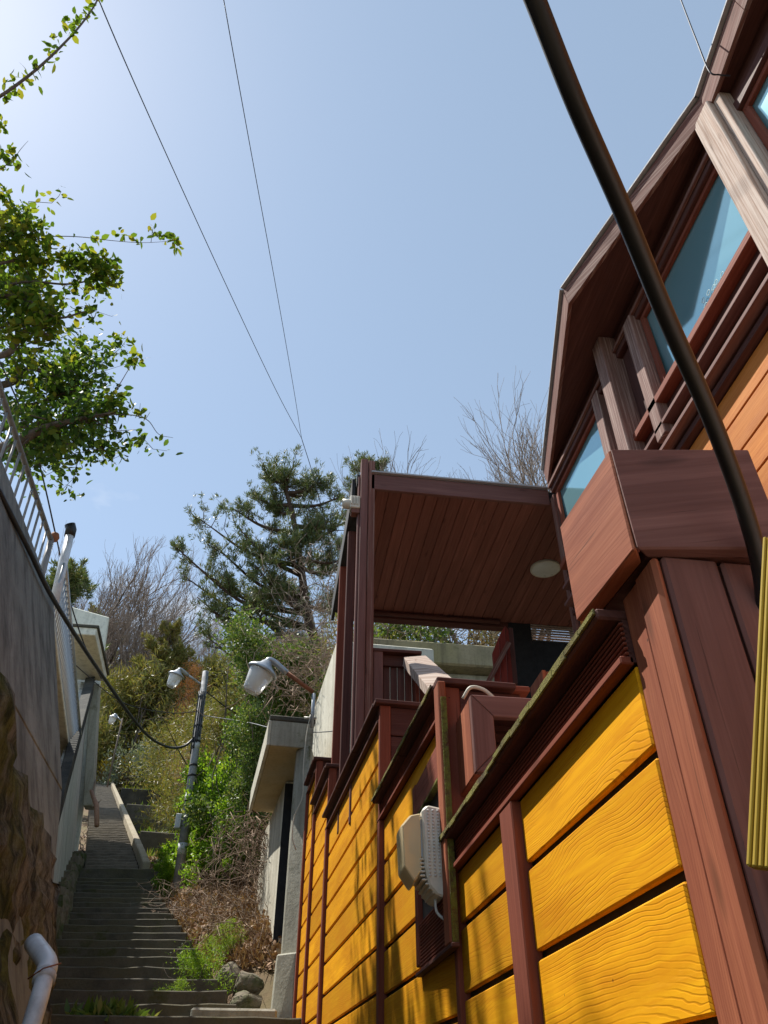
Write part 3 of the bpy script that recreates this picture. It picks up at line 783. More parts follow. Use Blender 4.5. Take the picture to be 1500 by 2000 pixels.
hexa('cap_bottom', [(0.694, 1.175, z0 + .004), (0.924, 1.143, z0 + .004), (0.936, 1.388, z0 + .004), (0.682, 1.393, z0 + .004)],
     [(0.694, 1.175, z0 + .03), (0.924, 1.143, z0 + .03), (0.936, 1.388, z0 + .03), (0.682, 1.393, z0 + .03)], M['dark'], post)

# leaning ribbed decking board at the right edge
ta, tb = UY(1490, 1050, 0.90), UY(1457, 1690, 1.00)
ax = (tb - ta).normalized()
side = Vector((0.45, -0.89, 0.0)); side = (side - ax * side.dot(ax)).normalized()
nrm = ax.cross(side).normalized()
if nrm.x > 0: nrm = -nrm
rb = thing('decking_board', ta, 'leaning yellow ribbed decking board in front of the square post', 'board')
Lb = (tb - ta).length
wid = 0.14
def lean_strip(name, s0, s1, d0, d1, mat, bev):
    pts = lambda s, d: ta + side * s + nrm * d
    b0 = [pts(s0, d0), pts(s1, d0), pts(s1, d1), pts(s0, d1)]
    t0 = [p + ax * (Lb + (0.0 if i in (0, 3) else 0.0)) for i, p in enumerate(b0)]
    hexa(name, b0, t0, mat, rb, bev)
lean_strip('board_body', 0.0, wid, -0.02, -0.004, M['ribyel'], 0.0)
for i in range(16):
    s = i * wid / 16
    lean_strip('rib', s + 0.0008, s + 0.0062, -0.006, 0.002, M['ribyel'], 0.0015)

# niche frame for the security lamp on the second fence section
nf = thing('lamp_niche', (0.68, 3.3, 0.48), 'reddish brown framed niche hanging over the fence joint', 'frame')
wbx(nf, 'stile', (0.672, 0.699), (3.595, 3.665), (0.505, 1.25), M['red'], 0.004)
wbx(nf, 'stile', (0.666, 0.699), (2.955, 3.045), (0.485, 1.475), M['cap'], 0.004)
wbx(nf, 'edge_strip', (0.674, 0.699), (2.947, 2.953), (0.485, 1.40), M['mossy'], 0.002)
wbx(nf, 'bottom_board', (0.668, 0.699), (2.935, 3.665), (0.47, 0.485), M['dark'], 0.003)
for i in range(14):
    z = 0.487 + i * 0.0125
    wbx(nf, 'rib', (0.676, 0.690), (3.047, 3.593), (z, z + 0.0085), M['red'], 0.002)
wbx(nf, 'ribbed_panel', (0.688, 0.699), (3.046, 3.594), (0.486, 0.665), M['dark'], 0.0)
wbx(nf, 'head_board', (0.674, 0.699), (3.046, 3.594), (1.10, 1.24), M['red'], 0.004)
wbx(nf, 'head_moss', (0.668, 0.699), (3.046, 3.594), (1.083, 1.098), M['mossy'], 0.003)
wbx(nf, 'niche_back', (0.693, 0.699), (3.046, 3.594), (0.667, 1.082), M['gap'], 0.0)

# security lamp: housing, dotted side grille, ribbed nose and tinted visor
sl = thing('security_lamp', (0.66, 3.25, 0.7), 'cream security lamp with dotted grille and tinted visor in the framed niche', 'lamp')
def slx(px, py, x): return UX(px, py, x)
yn = 3.10; yf = 3.30
def prof_solid(name, prof, ya, yb, mat, bev):
    b = [(x, ya, z) for x, z in prof]; t = [(x, yb, z) for x, z in prof]
    return hexa(name, b, t, mat, sl, bev)
# profile in x (out from the wall is smaller x) and z
prof_solid('housing', [(0.675, 1.10), (0.615, 1.11), (0.590, 1.09), (0.597, 0.86), (0.612, 0.79), (0.645, 0.755), (0.675, 0.75)], yn, yf, M['lampgrey'], 0.008)
for i in range(20):
    for j in range(3):
        box('grille_dot', (0.611 + j * 0.021 - sl.location.x, 0.620 + j * 0.021 - sl.location.x), (yn - 0.0065 - sl.location.y, yn - 0.0005 - sl.location.y), (0.825 + i * 0.0135 - sl.location.z, 0.8325 + i * 0.0135 - sl.location.z), M['white'], sl, 0.002)
for i in range(9):
    z = 0.765 + i * 0.0155
    x = 0.640 - 0.048 * min(1, i / 3.5)
    wbx(sl, 'nose_rib', (x - 0.014, x + 0.008), (yn + 0.012, yf - 0.012), (z, z + 0.008), M['lampgrey'], 0.003)
prof_solid('reflector', [(0.596, 1.07), (0.584, 1.07), (0.584, 0.91), (0.596, 0.90)], yn + 0.03, yf - 0.03, M['steel'], 0.002)
# visor: a hollow five-sided hood standing off the front
def visor():
    o = [(0.588, 1.085), (0.545, 1.075), (0.505, 1.03), (0.512, 0.86), (0.555, 0.80), (0.588, 0.845)]
    bm = bmesh.new(); off = Vector(sl.location)
    def ring(y, s): 
        c = (0.55, 0.95)
        return [bm.verts.new(Vector((c[0] + (x - c[0]) * s, y, c[1] + (z - c[1]) * s)) - off) for x, z in o]
    r = [ring(yn + 0.015, 0.94), ring(yn + 0.045, 1.0), ring(yf - 0.045, 1.0), ring(yf - 0.015, 0.94)]
    for a, b in zip(r[:-1], r[1:]):
        for i in range(6): bm.faces.new((a[i], a[(i + 1) % 6], b[(i + 1) % 6], b[i]))
    bm.faces.new(r[0]); bm.faces.new(r[-1][::-1])
    bmesh.ops.recalc_face_normals(bm, faces=bm.faces)
    bmesh.ops.bevel(bm, geom=list(bm.edges), offset=0.004, segments=1, affect='EDGES')
    return link('visor', finish(bm, 'visor', M['visor']), sl)
visor()
lathe('bulb', [(0, .06), (.016, .05), (.018, -.02), (.01, -.05), (0, -.05)], M['frost'], sl, (0.562 - .66, 3.2 - 3.25, 0.98 - 0.7), seg=10)
tube('cable', [(spline([(0.65, 3.18, 0.757), (0.655, 3.18, 0.71), (0.69, 3.18, 0.68)], 4), 0.006)], M['white'], sl, 6)
tube('mount_arm', [([(0.672, 3.2, 0.95), (0.694, 3.2, 0.95)], 0.03)], M['lampgrey'], sl, 10)

nf.location.x -= 0.02; sl.location.x -= 0.02; sl.location.y -= 0.08; sl.location.z -= 0.10; sl.scale = (0.92, 0.92, 0.92)

# open-fronted box on the deck behind the near coping
bo = thing('wooden_box', (0.95, 3.0, 0.9), 'open-fronted reddish wooden box with mitred frame standing behind the mossy coping', 'box')
X0 = 0.725
n0, n1p = UX(917, 1359.5, X0), UX(932, 1503.5, X0)
f0 = UX(889.6, 1407.5, X0)
y0b, zt, zb = (n0.y + n1p.y) / 2, n0.z, n1p.z
y1b = f0.y
xr = 1.25
wbx(bo, 'side_board', (X0, X0 + 0.03), (y0b + 0.036, y1b), (zb, zt), M['cap'], 0.004)
wbx(bo, 'side_board', (xr - 0.03, xr), (y0b + 0.036, y1b), (zb, zt), M['cap'], 0.004)
# mitred front frame
def mitre(name, a, b, c, d):
    hexa(name, [(p[0], y0b, p[1]) for p in (a, b, c, d)], [(p[0], y0b + 0.035, p[1]) for p in (a, b, c, d)], M['purple'], bo, 0.003)
w = 0.085
mitre('frame_stile', (X0, zb), (X0 + w, zb + w), (X0 + w, zt - w), (X0, zt))
mitre('frame_rail', (X0 + .002, zt), (X0 + w + .002, zt - w), (xr - w, zt - w), (xr, zt))
mitre('frame_rail', (X0 + .002, zb), (xr, zb), (xr - w, zb + w), (X0 + w + .002, zb + w))
mitre('frame_stile', (xr, zb + .003), (xr, zt - .003), (xr - w + .002, zt - w), (xr - w + .002, zb + w))
wbx(bo, 'back_board', (X0 + .031, xr - .031), (y1b - 0.03, y1b - .002), (zb + .002, zt - .002), M['dark'], 0.0)
for i in range(9):
    z = zb + 0.01 + i * 0.05
    if z + 0.04 < zt: wbx(bo, 'back_slat', (X0 + .032, xr - .032), (y1b - 0.045, y1b - .031), (z, z + 0.04), M['composite'], 0.003)
wbx(bo, 'top_board', (X0 + .031, xr - .031), (y0b + .037, y1b - .046), (zt - 0.025, zt - .002), M['dark'], 0.0)
for lx_ in (X0 + 0.12, xr - 0.06):
    wbx(bo, 'leg', (lx_ - 0.03, lx_ + 0.03), (y0b + 0.1, y0b + 0.16), (0.3, zb + 0.0), M['dark'], 0.004)
hk = UX(920, 1352, X0 + 0.02)
tube('rope_handle', [(spline([hk + Vector((-.03, .02, -.02)), hk + Vector((0, 0, .02)), hk + Vector((.05, -.005, .012)), hk + Vector((.09, -.005, -.02))], 6), 0.0075)], M['cream'], bo, 8)

# deck floor behind the fence; unseen pale porch floor added to bounce sunlight upward
tag(box('deck', (0.76, 2.5), (-1.0, 5.70), (0.2, 0.3), M['grey']), kind='structure')
tag(box('porch_bounce_floor', (0.72, 3.7), (5.95, 8.12), (1.55, 1.7), M['concrete']), kind='structure')

# ------------------------------------------------------------------ the wooden house
XW = 2.53
hs = thing('wooden_house', (4.0, 2.5, -1.6), 'wooden house with orange planks, blue mirror windows and wide angular eaves', 'house')
wbx(hs, 'core_wall', (XW + 0.05, 8.0), (-3.5, 5.70), (-1.6, 5.12), M['gap'], 0.0)
z = 3.50
first = True
while z > 0.35:
    lo = z - 0.2135
    for (ya, yb) in ((-2.6, 0.6), (0.604, 3.8), (3.804, 5.6)):
        wbx(hs, 'wall_plank', (XW, XW + 0.03), (ya, yb), (lo + 0.012, z), M['orange'], 0.004)
    z = lo
# trims below the windows
for zz, dx, hh, mt in ((3.515, 0.05, 0.05, 'dark'), (3.60, 0.11, 0.035, 'purple'), (3.66, 0.03, 0.10, 'dark'), (3.78, 0.10, 0.035, 'purple'), (3.84, 0.02, 0.14, 'dark')):
    wbx(hs, 'trim_board', (XW - dx, XW + 0.049), (-2.6, 5.62), (zz, zz + hh - 0.003), M[mt], 0.003)
wbx(hs, 'sill', (XW - 0.10, XW + 0.049), (1.7, 5.6), (3.985, 4.045), M['red'], 0.005)
wbx(hs, 'sill_strip', (XW - 0.055, XW + 0.049), (1.7, 5.6), (4.048, 4.085), M['orange'], 0.004)
wbx(hs, 'sill', (XW - 0.10, XW + 0.049), (-2.6, 1.65), (3.985, 4.045), M['red'], 0.005)
wbx(hs, 'head_beam', (XW - 0.05, XW + 0.049), (-2.6, 5.62), (4.93, 5.02), M['dark'], 0.005)
wbx(hs, 'head_strip', (XW - 0.075, XW - 0.052), (2.17, 5.62), (4.985, 5.025), M['fascia'], 0.004)
wbx(hs, 'head_panel', (XW - 0.02, XW + 0.049), (-2.6, 5.62), (5.023, 5.20), M['dark'], 0.0)
# windows: pane and frame, one by one
def window(ya, yb, za, zb):
    wobj = bpy.data.objects.new('window', None); C.objects.link(wobj); wobj.parent = hs
    wobj.location = Vector((XW, (ya + yb) / 2, za)) - Vector(hs.location)
    def b2(name, x, y, z, mat, bev=0.003):
        return box(name, (x[0] - XW, x[1] - XW), (y[0] - (ya + yb) / 2, y[1] - (ya + yb) / 2), (z[0] - za, z[1] - za), mat, wobj, bev)
    b2('pane', (XW + 0.026, XW + 0.032), (ya + .002, yb - .002), (za + .002, zb - .002), M['glass'], 0.0).rotation_euler.y = math.radians(-1.9)
    for (y2, y3) in ((ya, ya + 0.05), (yb - 0.05, yb)): b2('frame_stile', (XW - 0.02, XW + 0.011), (y2, y3), (za + 0.041, zb - 0.041), M['red'])
    for (z2, z3) in ((za, za + 0.04), (zb - 0.04, zb)): b2('frame_rail', (XW - 0.02, XW + 0.011), (ya, yb), (z2, z3), M['red'])
    return wobj
window(4.40, 5.58, 4.087, 4.928)
w2 = window(2.12, 3.46, 4.087, 4.928)
window(-0.9, 1.86, 4.087, 4.928)
# faint chalk scribble on the middle pane
sx = XW + 0.018
scr = []
for cpx, cpy in ((1375, 590), (1385, 575), (1395, 565), (1400, 555), (1412, 540), (1380, 600)):
    c0 = UX(cpx, cpy, sx)
    scr.append((spline([c0, c0 + Vector((0, .02, .02)), c0 + Vector((0, -.01, .035)), c0 + Vector((0, -.02, .01)), c0 + Vector((0, .01, -.005))], 4), 0.0022))
tube('chalk_scribble', scr, M['scribble'], hs, 4)
# mullions and posts between them
wbx(hs, 'window_post', (XW - 0.07, XW + 0.048), (4.27, 4.395), (4.087, 4.982), M['worn'], 0.005)
wbx(hs, 'panel_board', (XW - 0.0, XW + 0.048), (4.02, 4.265), (4.087, 4.928), M['dark'], 0.003)
wbx(hs, 'panel_board', (XW - 0.0, XW + 0.048), (3.60, 3.86), (4.087, 4.928), M['dark'], 0.003)
wbx(hs, 'eave_post', (XW - 0.16, XW + 0.048), (3.865, 4.015), (3.66, 5.195), M['worn'], 0.006)
wbx(hs, 'window_post', (XW - 0.10, XW + 0.048), (3.47, 3.595), (3.70, 4.98), M['worn'], 0.006)
wbx(hs, 'window_post', (XW - 0.15, XW + 0.048), (1.93, 2.11), (3.40, 5.19), M['grey'], 0.006)
wbx(hs, 'window_post', (XW - 0.11, XW + 0.048), (1.865, 1.927), (3.99, 5.18), M['grey'], 0.004)
# eaves: soffit, fascia boards, metal edge, roof
E4 = [Vector((XW - 0.02, 5.74)), Vector((2.0, 3.56)), Vector((2.41, 1.98)), Vector((2.35, 1.40))]
E4.append(E4[3] + (E4[3] - E4[2]) * 6)
zs0, zs1 = 5.205, 5.32
def poly(name, pts, z0, z1, mat, parent, bev=0.0):
    return hexa(name, [(p[0], p[1], z0) for p in pts], [(p[0], p[1], z1) for p in pts], mat, parent, bev)
soff = [(p.x + 0.02, p.y) for p in E4] + [(8.2, E4[-1].y), (8.2, 5.74)]
poly('soffit', soff, zs0, zs0 + 0.03, M['dark'], hs)
poly('roof', [(p.x + 0.01, p.y) for p in E4] + [(8.2, E4[-1].y), (8.2, 5.74)], zs0 + 0.032, zs1 + 0.02, M['tar'], hs)
for i in range(4):
    a, b = E4[i], E4[i + 1]
    d = (b - a).normalized(); n2 = Vector((d.y, -d.x)) * -1
    if n2.x > 0: n2 = -n2
    e = d * (0.0 if i else 0.0)
    hexa('fascia_board', [(a.x, a.y, zs0 - 0.05), (b.x, b.y, zs0 - 0.05), (b.x - n2.x * .03, b.y - n2.y * .03, zs0 - 0.05), (a.x - n2.x * .03, a.y - n2.y * .03, zs0 - 0.05)],
         [(a.x + n2.x * .02, a.y + n2.y * .02, zs1), (b.x + n2.x * .02, b.y + n2.y * .02, zs1), (b.x - n2.x * .03, b.y - n2.y * .03, zs1), (a.x - n2.x * .03, a.y - n2.y * .03, zs1)], M['fascia'], hs, 0.003)
    hexa('metal_edge', [(a.x + n2.x * .045, a.y + n2.y * .045, zs1 + 0.022), (b.x + n2.x * .045, b.y + n2.y * .045, zs1 + 0.022), (b.x - n2.x * .05, b.y - n2.y * .05, zs1 + 0.022), (a.x - n2.x * .05, a.y - n2.y * .05, zs1 + 0.022)],
         [(a.x + n2.x * .045, a.y + n2.y * .045, zs1 + 0.037), (b.x + n2.x * .045, b.y + n2.y * .045, zs1 + 0.037), (b.x - n2.x * .05, b.y - n2.y * .05, zs1 + 0.037), (a.x - n2.x * .05, a.y - n2.y * .05, zs1 + 0.037)], M['flash'], hs)
# corner trim where the house meets the porch
wbx(hs, 'corner_board', (XW - 0.03, XW + 0.06), (5.625, 5.715), (0.3, 4.93), M['fascia'], 0.005)
wbx(hs, 'corner_board', (XW + 0.062, XW + 0.16), (5.705, 5.735), (0.3, 4.92), M['red'], 0.005)

# ------------------------------------------------------------------ porch canopy
cn = thing('porch_canopy', (1.6, 7.0, 1.0), 'flat porch canopy with reddish boarded ceiling on tall dark posts', 'canopy')
CY0, CY1, CZ = 5.75, 8.25, 4.93
xa, xb = 0.62, 3.75
nb = 25; bw = (xb - xa) / nb
for i in range(nb):
    x = xa + i * bw
    dx = 0.30                                  # boards run slightly skew to the edge
    hexa('ceiling_board', [(x + 0.0022, CY0 + 0.03, CZ), (x + bw - 0.0022, CY0 + 0.03, CZ), (x + bw - 0.0022 + dx * 0.0, CY1 - 0.02, CZ), (x + 0.0022, CY1 - 0.02, CZ)],
         [(x + 0.0022, CY0 + 0.03, CZ + 0.018), (x + bw - 0.0022, CY0 + 0.03, CZ + 0.018), (x + bw - 0.0022, CY1 - 0.02, CZ + 0.018), (x + 0.0022, CY1 - 0.02, CZ + 0.018)], M['soffit'], cn, 0.003)
wbx(cn, 'roof_slab', (xa - 0.08, xb), (CY0 + 0.02, CY1), (CZ + 0.019, CZ + 0.14), M['tar'], 0.0)
wbx(cn, 'front_fascia', (xa + 0.06, 2.50), (CY0 - 0.02, CY0 + 0.018), (CZ - 0.06, CZ + 0.13), M['purple'], 0.004)
wbx(cn, 'metal_edge', (xa + 0.06, 2.50), (CY0 - 0.045, CY0 + 0.06), (CZ + 0.142, CZ + 0.162), M['flash'], 0.003)
wbx(cn, 'rear_beam', (xa, 2.72), (CY1 - 0.10, CY1 + 0.02), (CZ - 0.075, CZ - 0.002), M['dark'], 0.004)
wbx(cn, 'side_fascia', (xa - 0.12, xa - 0.085), (CY0 + 0.1, CY1), (CZ - 0.10, CZ + 0.15), M['tar'], 0.003)
# front posts
wbx(cn, 'post', (0.575, 0.645), (CY0 - 0.03, CY0 + 0.05), (1.7, CZ + 0.32), M['purple'], 0.006)
wbx(cn, 'post', (0.650, 0.715), (CY0 - 0.02, CY0 + 0.05), (1.7, CZ + 0.315), M['fascia'], 0.006)
wbx(cn, 'post_strip', (0.553, 0.573), (CY0 + 0.0, CY0 + 0.06), (1.7, CZ + 0.10), M['purple'], 0.004)
wbx(cn, 'rear_post', (0.50, 0.58), (7.05, 7.13), (2.0, 4.83), M['red'], 0.005)
wbx(cn, 'rear_post', (0.52, 0.60), (6.35, 6.42), (1.8, 4.80), M['dark'], 0.005)
wbx(cn, 'lower_panel', (0.72, 0.80), (CY0 + 0.0, CY0 + 0.05), (1.8, 3.12), M['purple'], 0.005)
# dark rear wall with a slatted vent
wy = 8.15
va, vb = UY(1035, 1216, wy), UY(1108, 1256, wy)
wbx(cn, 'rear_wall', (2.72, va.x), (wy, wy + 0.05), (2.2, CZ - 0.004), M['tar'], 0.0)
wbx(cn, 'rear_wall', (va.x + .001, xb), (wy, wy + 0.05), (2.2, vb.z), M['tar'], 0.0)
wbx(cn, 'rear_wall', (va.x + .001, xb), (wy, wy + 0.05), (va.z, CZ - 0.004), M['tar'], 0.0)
ns = 7
for i in range(ns):
    z = vb.z + (va.z - vb.z) * (i + 0.3) / ns
    wbx(cn, 'vent_slat', (va.x + .002, xb), (wy + 0.005, wy + 0.045), (z, z + (va.z - vb.z) / ns * 0.30), M['grey'], 0.002)
tube('ceiling_pipe', [([(xa + .1, CY1 - 0.16, CZ - 0.045), (2.6, CY1 - 0.16, CZ - 0.045)], 0.028)], M['dark'], cn, 8)

cl = thing('ceiling_light', UZ(1065, 1110, CZ - 0.01), 'round pale ceiling light under the porch canopy', 'ceiling light')
lathe('rim', [(0.168, 0.008), (0.172, -0.012), (0.160, -0.024), (0.150, -0.016)], M['cream'], cl, (0, 0, 0), seg=32)
lathe('diffuser', [(0.152, -0.018), (0.13, -0.034), (0.08, -0.045), (0.0, -0.049)], M['frost'], cl, (0, 0, 0), seg=32)
fl = thing('flood_light', UY(690, 985, CY0 + 0.02), 'small cream flood light with hood on the canopy post', 'lamp')
wbx(fl, 'body', (0.475, 0.573), (CY0 - 0.03, CY0 + 0.07), (fl.location.z - 0.075, fl.location.z + 0.075), M['cream'], 0.008)
wbx(fl, 'base', (0.490, 0.573), (CY0 - 0.02, CY0 + 0.06), (fl.location.z - 0.13, fl.location.z - 0.077), M['fascia'], 0.006)
for i in range(3): wbx(fl, 'fin', (0.483 + i * 0.028, 0.497 + i * 0.028), (CY0 - 0.042, CY0 - 0.031), (fl.location.z - 0.04, fl.location.z + 0.06), M['cream'], 0.003)
lathe('hood', [(0.048, 0.0), (0.048, 0.07), (0.043, 0.07), (0.043, 0.0)], M['cream'], fl, Vector((0.475, CY0 + 0.02, fl.location.z - 0.005)) - Vector(fl.location), (0, -math.pi / 2, 0), seg=18)
lathe('lens', [(0.0, 0.01), (0.042, 0.01)], M['tar'], fl, Vector((0.475, CY0 + 0.02, fl.location.z - 0.005)) - Vector(fl.location), (0, -math.pi / 2, 0), seg=18)

# porch balustrade: boarded panel, coping, sloping handrail
bl = thing('porch_balustrade', (0.9, 5.9, 2.0), 'dark boarded porch balustrade with a sloping pale handrail', 'balustrade')
pz = 3.13
a, b = UY(735, 1285, 5.82), UY(832, 1285, 5.82)
nb2 = 7
for i in range(nb2):
    x = a.x + (b.x - a.x) * i / nb2
    wbx(bl, 'board', (x, x + (b.x - a.x) / nb2 - 0.006), (5.83, 5.86), (1.9, pz - 0.03), M['dark'], 0.004)
wbx(bl, 'coping', (a.x - 0.06, b.x - 0.05), (5.74, 5.92), (pz - 0.028, pz), M['dark'], 0.004)
wbx(bl, 'top_rail', (a.x, b.x - 0.07), (5.80, 5.828), (pz - 0.13, pz - 0.03), M['dark'], 0.004)
p_top, p_bot = UY(815, 1296, 5.70), UY(868, 1362, 5.0)
u0, u1 = UY(788, 1283, 5.72), UY(832, 1280, 5.72)
d0, d1 = UY(853, 1363, 5.05), UY(897, 1336, 5.05)
hexa('handrail', [u0 + Vector((0, .05, -.06)), u1 + Vector((0, .05, -.06)), d1 + Vector((0, .05, -.06)), d0 + Vector((0, .05, -.06))], [u0, u1, d1, d0], M['grey'], bl, 0.004)
wbx(bl, 'baluster', (1.045, 1.075), (5.62, 5.65), (1.9, 2.98), M['red'], 0.004)
wbx(bl, 'baluster', (1.17, 1.20), (5.45, 5.48), (1.9, 2.82), M['dark'], 0.004)
# coping rail on the deck behind the second section
dr = thing('deck_rail', (1.3, 3.1, 0.3), 'reddish flat rail board on posts behind the open wooden box', 'railing')
q0, q1 = UY(912, 1338, 3.45), UY(1032, 1352, 3.45)
wbx(dr, 'rail_board', (q0.x, q1.x), (3.42, 3.56), (q0.z - 0.028, q0.z), M['red'], 0.004)
for xx in (q0.x + 0.05, q1.x - 0.1):
    wbx(dr, 'rail_post', (xx, xx + 0.06), (3.46, 3.52), (0.3, q0.z - 0.029), M['dark'], 0.004)
# red boarded gate leaf standing open
gl = thing('gate_leaf', UY(985, 1335, 6.9), 'red boarded gate leaf with pointed top standing open under the canopy', 'gate')
Yg = 6.9
pl = [[(962, 1275), (975, 1243), (978, 1338), (968, 1338)], [(976, 1241), (986, 1222), (992, 1338), (979, 1338)], [(987, 1222), (996, 1236), (1003, 1338), (993, 1338)]]
for i, q in enumerate(pl):
    pts = [UY(px, py, Yg + 0.02 * i) for px, py in q]
    hexa('gate_board', [pts[3], pts[2], pts[1], pts[0]], [p + Vector((0, 0.03, 0)) for p in (pts[3], pts[2], pts[1], pts[0])], M['door'], gl, 0.002)
beam('brace', UY(952, 1335, Yg - 0.06), UY(994, 1255, Yg - 0.06), 0.03, 0.05, M['fascia'], gl, 0.003)
beam('edge_post', UY(1006, 1338, Yg + .06), UY(996, 1228, Yg + .06), 0.05, 0.05, M['dark'], gl, 0.003)
gb = thing('porch_crate', UY(1065, 1360, 4.9), 'small reddish wooden crate corner showing above the mossy coping', 'crate')
k0 = UY(1058, 1308, 4.9)
wbx(gb, 'side_board', (k0.x, k0.x + 0.03), (4.9, 5.2), (0.3, k0.z), M['cap'], 0.004)
wbx(gb, 'front_board', (k0.x + 0.031, k0.x + 0.5), (4.9, 4.93), (0.3, k0.z - 0.01), M['cap'], 0.004)

# ------------------------------------------------------------------ concrete gate and walls beyond the fence
gt = thing('concrete_gate', (0.1, 9.6, 0.5), 'weathered concrete gateway with a thick flat slab roof at the fence end', 'gate')
ua, ub, uc, ud = UZ(527, 1455, 3.55), UZ(610, 1462, 3.55), UZ(566, 1590, 3.55), UZ(491, 1585, 3.55)
hexa('slab', [ua, ub, uc, ud], [p + Vector((0, 0, 0.30)) for p in (ua, ub, uc, ud)], M['ochre'], gt, 0.012)
hexa('slab_front', [ua + Vector((0, -.03, -.012)), ub + Vector((0, -.03, -.012)), ub + Vector((0, -.001, -.012)), ua + Vector((0, -.001, -.012))], [ua + Vector((0, -.03, .30)), ub + Vector((0, -.03, .30)), ub + Vector((0, -.001, .30)), ua + Vector((0, -.001, .30))], M['concrete'], gt, 0.006)
hexa('slab_edge', [ua + Vector((-.04, -.03, -.012)), ua + Vector((-.001, -.03, -.012)), ud + Vector((-.001, 0, -.012)), ud + Vector((-.04, 0, -.012))], [ua + Vector((-.04, -.03, .30)), ua + Vector((-.001, -.03, .30)), ud + Vector((-.001, 0, .30)), ud + Vector((-.04, 0, .30))], M['brightconc'], gt, 0.006)
hexa('slab_top', [p + Vector((dx, dy, 0.302)) for p, dx, dy in ((ua, -.03, -.04), (ub, .02, -.04), (uc, .02, .03), (ud, -.03, .03))],
     [p + Vector((dx, dy, 0.37)) for p, dx, dy in ((ua, -.03, -.04), (ub, .02, -.04), (uc, .02, .03), (ud, -.03, .03))], M['moldy'], gt, 0.012)
pr, pf = 0.375, 0.215
hexa('pier', [(pf, 9.2, 0.0), (pr, 9.0, 0.0), (pr + 0.1, 9.55, 0.0), (pf, 9.55, 0.0)], [(pf, 9.2, 3.548), (pr, 9.0, 3.548), (pr + 0.1, 9.55, 3.548), (pf, 9.55, 3.548)], M['concrete'], gt, 0.015)
hexa('pier_base', [(pf - 0.09, 9.1, 0.3), (pr - 0.02, 8.93, 0.3), (pr + 0.1, 9.0, 0.3), (pf - .09, 9.5, 0.3)], [(pf - 0.05, 9.1, 1.35), (pr - 0.02, 8.93, 1.35), (pr + 0.1, 9.0, 1.35), (pf - .05, 9.5, 1.35)], M['concrete'], gt, 0.015)
hexa('door_recess', [(0.30, 9.56, 0.5), (0.5, 9.56, 0.5), (0.42, 10.29, 0.5), (0.26, 10.29, 0.5)], [(0.30, 9.56, 3.5), (0.5, 9.56, 3.5), (0.42, 10.29, 3.5), (0.26, 10.29, 3.5)], M['tar'], gt)  # black block puts the shade of the recess into its colour
hexa('side_wall', [(0.13, 10.3, 0.5), (0.6, 10.3, 0.5), (0.4, 12.4, 0.5), (-0.15, 12.4, 0.5)], [(0.13, 10.3, 3.545), (0.6, 10.3, 3.545), (0.4, 12.4, 3.4), (-0.13, 12.4, 3.4)], M['brightconc'], gt, 0.015)
hexa('recess_shade_panel', [(0.125, 10.262, 0.5), (0.26, 10.262, 0.5), (0.26, 10.296, 0.5), (0.125, 10.296, 0.5)], [(0.125, 10.262, 3.5), (0.26, 10.262, 3.5), (0.26, 10.296, 3.5), (0.125, 10.296, 3.5)], M['tar'], gt)  # black sheet over the wall end, painting the recess shade, no door here
hexa('threshold', [(-0.62, 8.62, 0.3), (0.2, 8.62, 0.3), (0.2, 10.3, 0.3), (-0.45, 10.3, 0.3)], [(-0.6, 8.62, 0.83), (0.2, 8.62, 0.83), (0.2, 10.3, 0.83), (-0.45, 10.3, 0.83)], M['concrete'], gt, 0.02)
w3 = [UZ(605, 1405, 3.9), UY(598, 1440, 9.0), UY(592, 1500, 9.0), UY(590, 1560, 9.05), UY(574, 1600, 9.05), UY(570, 1640, 9.05), UY(577, 1665, 9.05)]
tag(tube('loose_cable', [(spline([Vector((p.x, 8.95, p.z)) for p in w3], 5), 0.007)], M['cream'], None, 6), 'loose pale cable hanging down the concrete gate pier', 'cable')
tube('conduit', [([UY(609, 1420, 8.93), UY(613, 1355, 8.93)], 0.022)], M['steel'], gt, 10)
tube('conduit_arm', [([UY(594, 1402, 8.96), UY(618, 1403, 8.96)], 0.016)], M['cream'], gt, 8)
cw = thing('concrete_wall', (0.9, 10, 1.0), 'bright sunlit concrete wall rising between the canopy posts and the gate slab', 'wall')
hexa('wall_body', [(0.70, 9.25, 1.0), (2.0, 9.3, 1.0), (2.0, 11.4, 1.0), (0.52, 11.4, 1.0)], [(0.655, 9.25, 5.12), (2.0, 9.3, 5.12), (2.0, 11.4, 5.02), (0.48, 11.4, 5.02)], M['brightconc'], cw, 0.02)
rw = thing('rear_wall', (3.0, 11.5, 1.0), 'mossy concrete retaining wall with thick coping seen under the porch canopy', 'wall')
wbx(rw, 'coping_beam', (1.0, 7.5), (11.45, 12.0), (6.02, 6.44), M['moldy'], 0.03)
bpy.data.objects[rw.children[0].name].data.materials[0] = stone('mossy_coping', (0.33, 0.28, 0.18), (0.19, 0.16, 0.10), (0.26, 0.23, 0.12), scale=2.5, streak=0.5, moss=(0.09, 0.10, 0.03), moss_amt=0.3)
wbx(rw, 'wall_body', (1.0, 7.5), (11.75, 12.3), (1.0, 6.018), M['concrete'], 0.02)

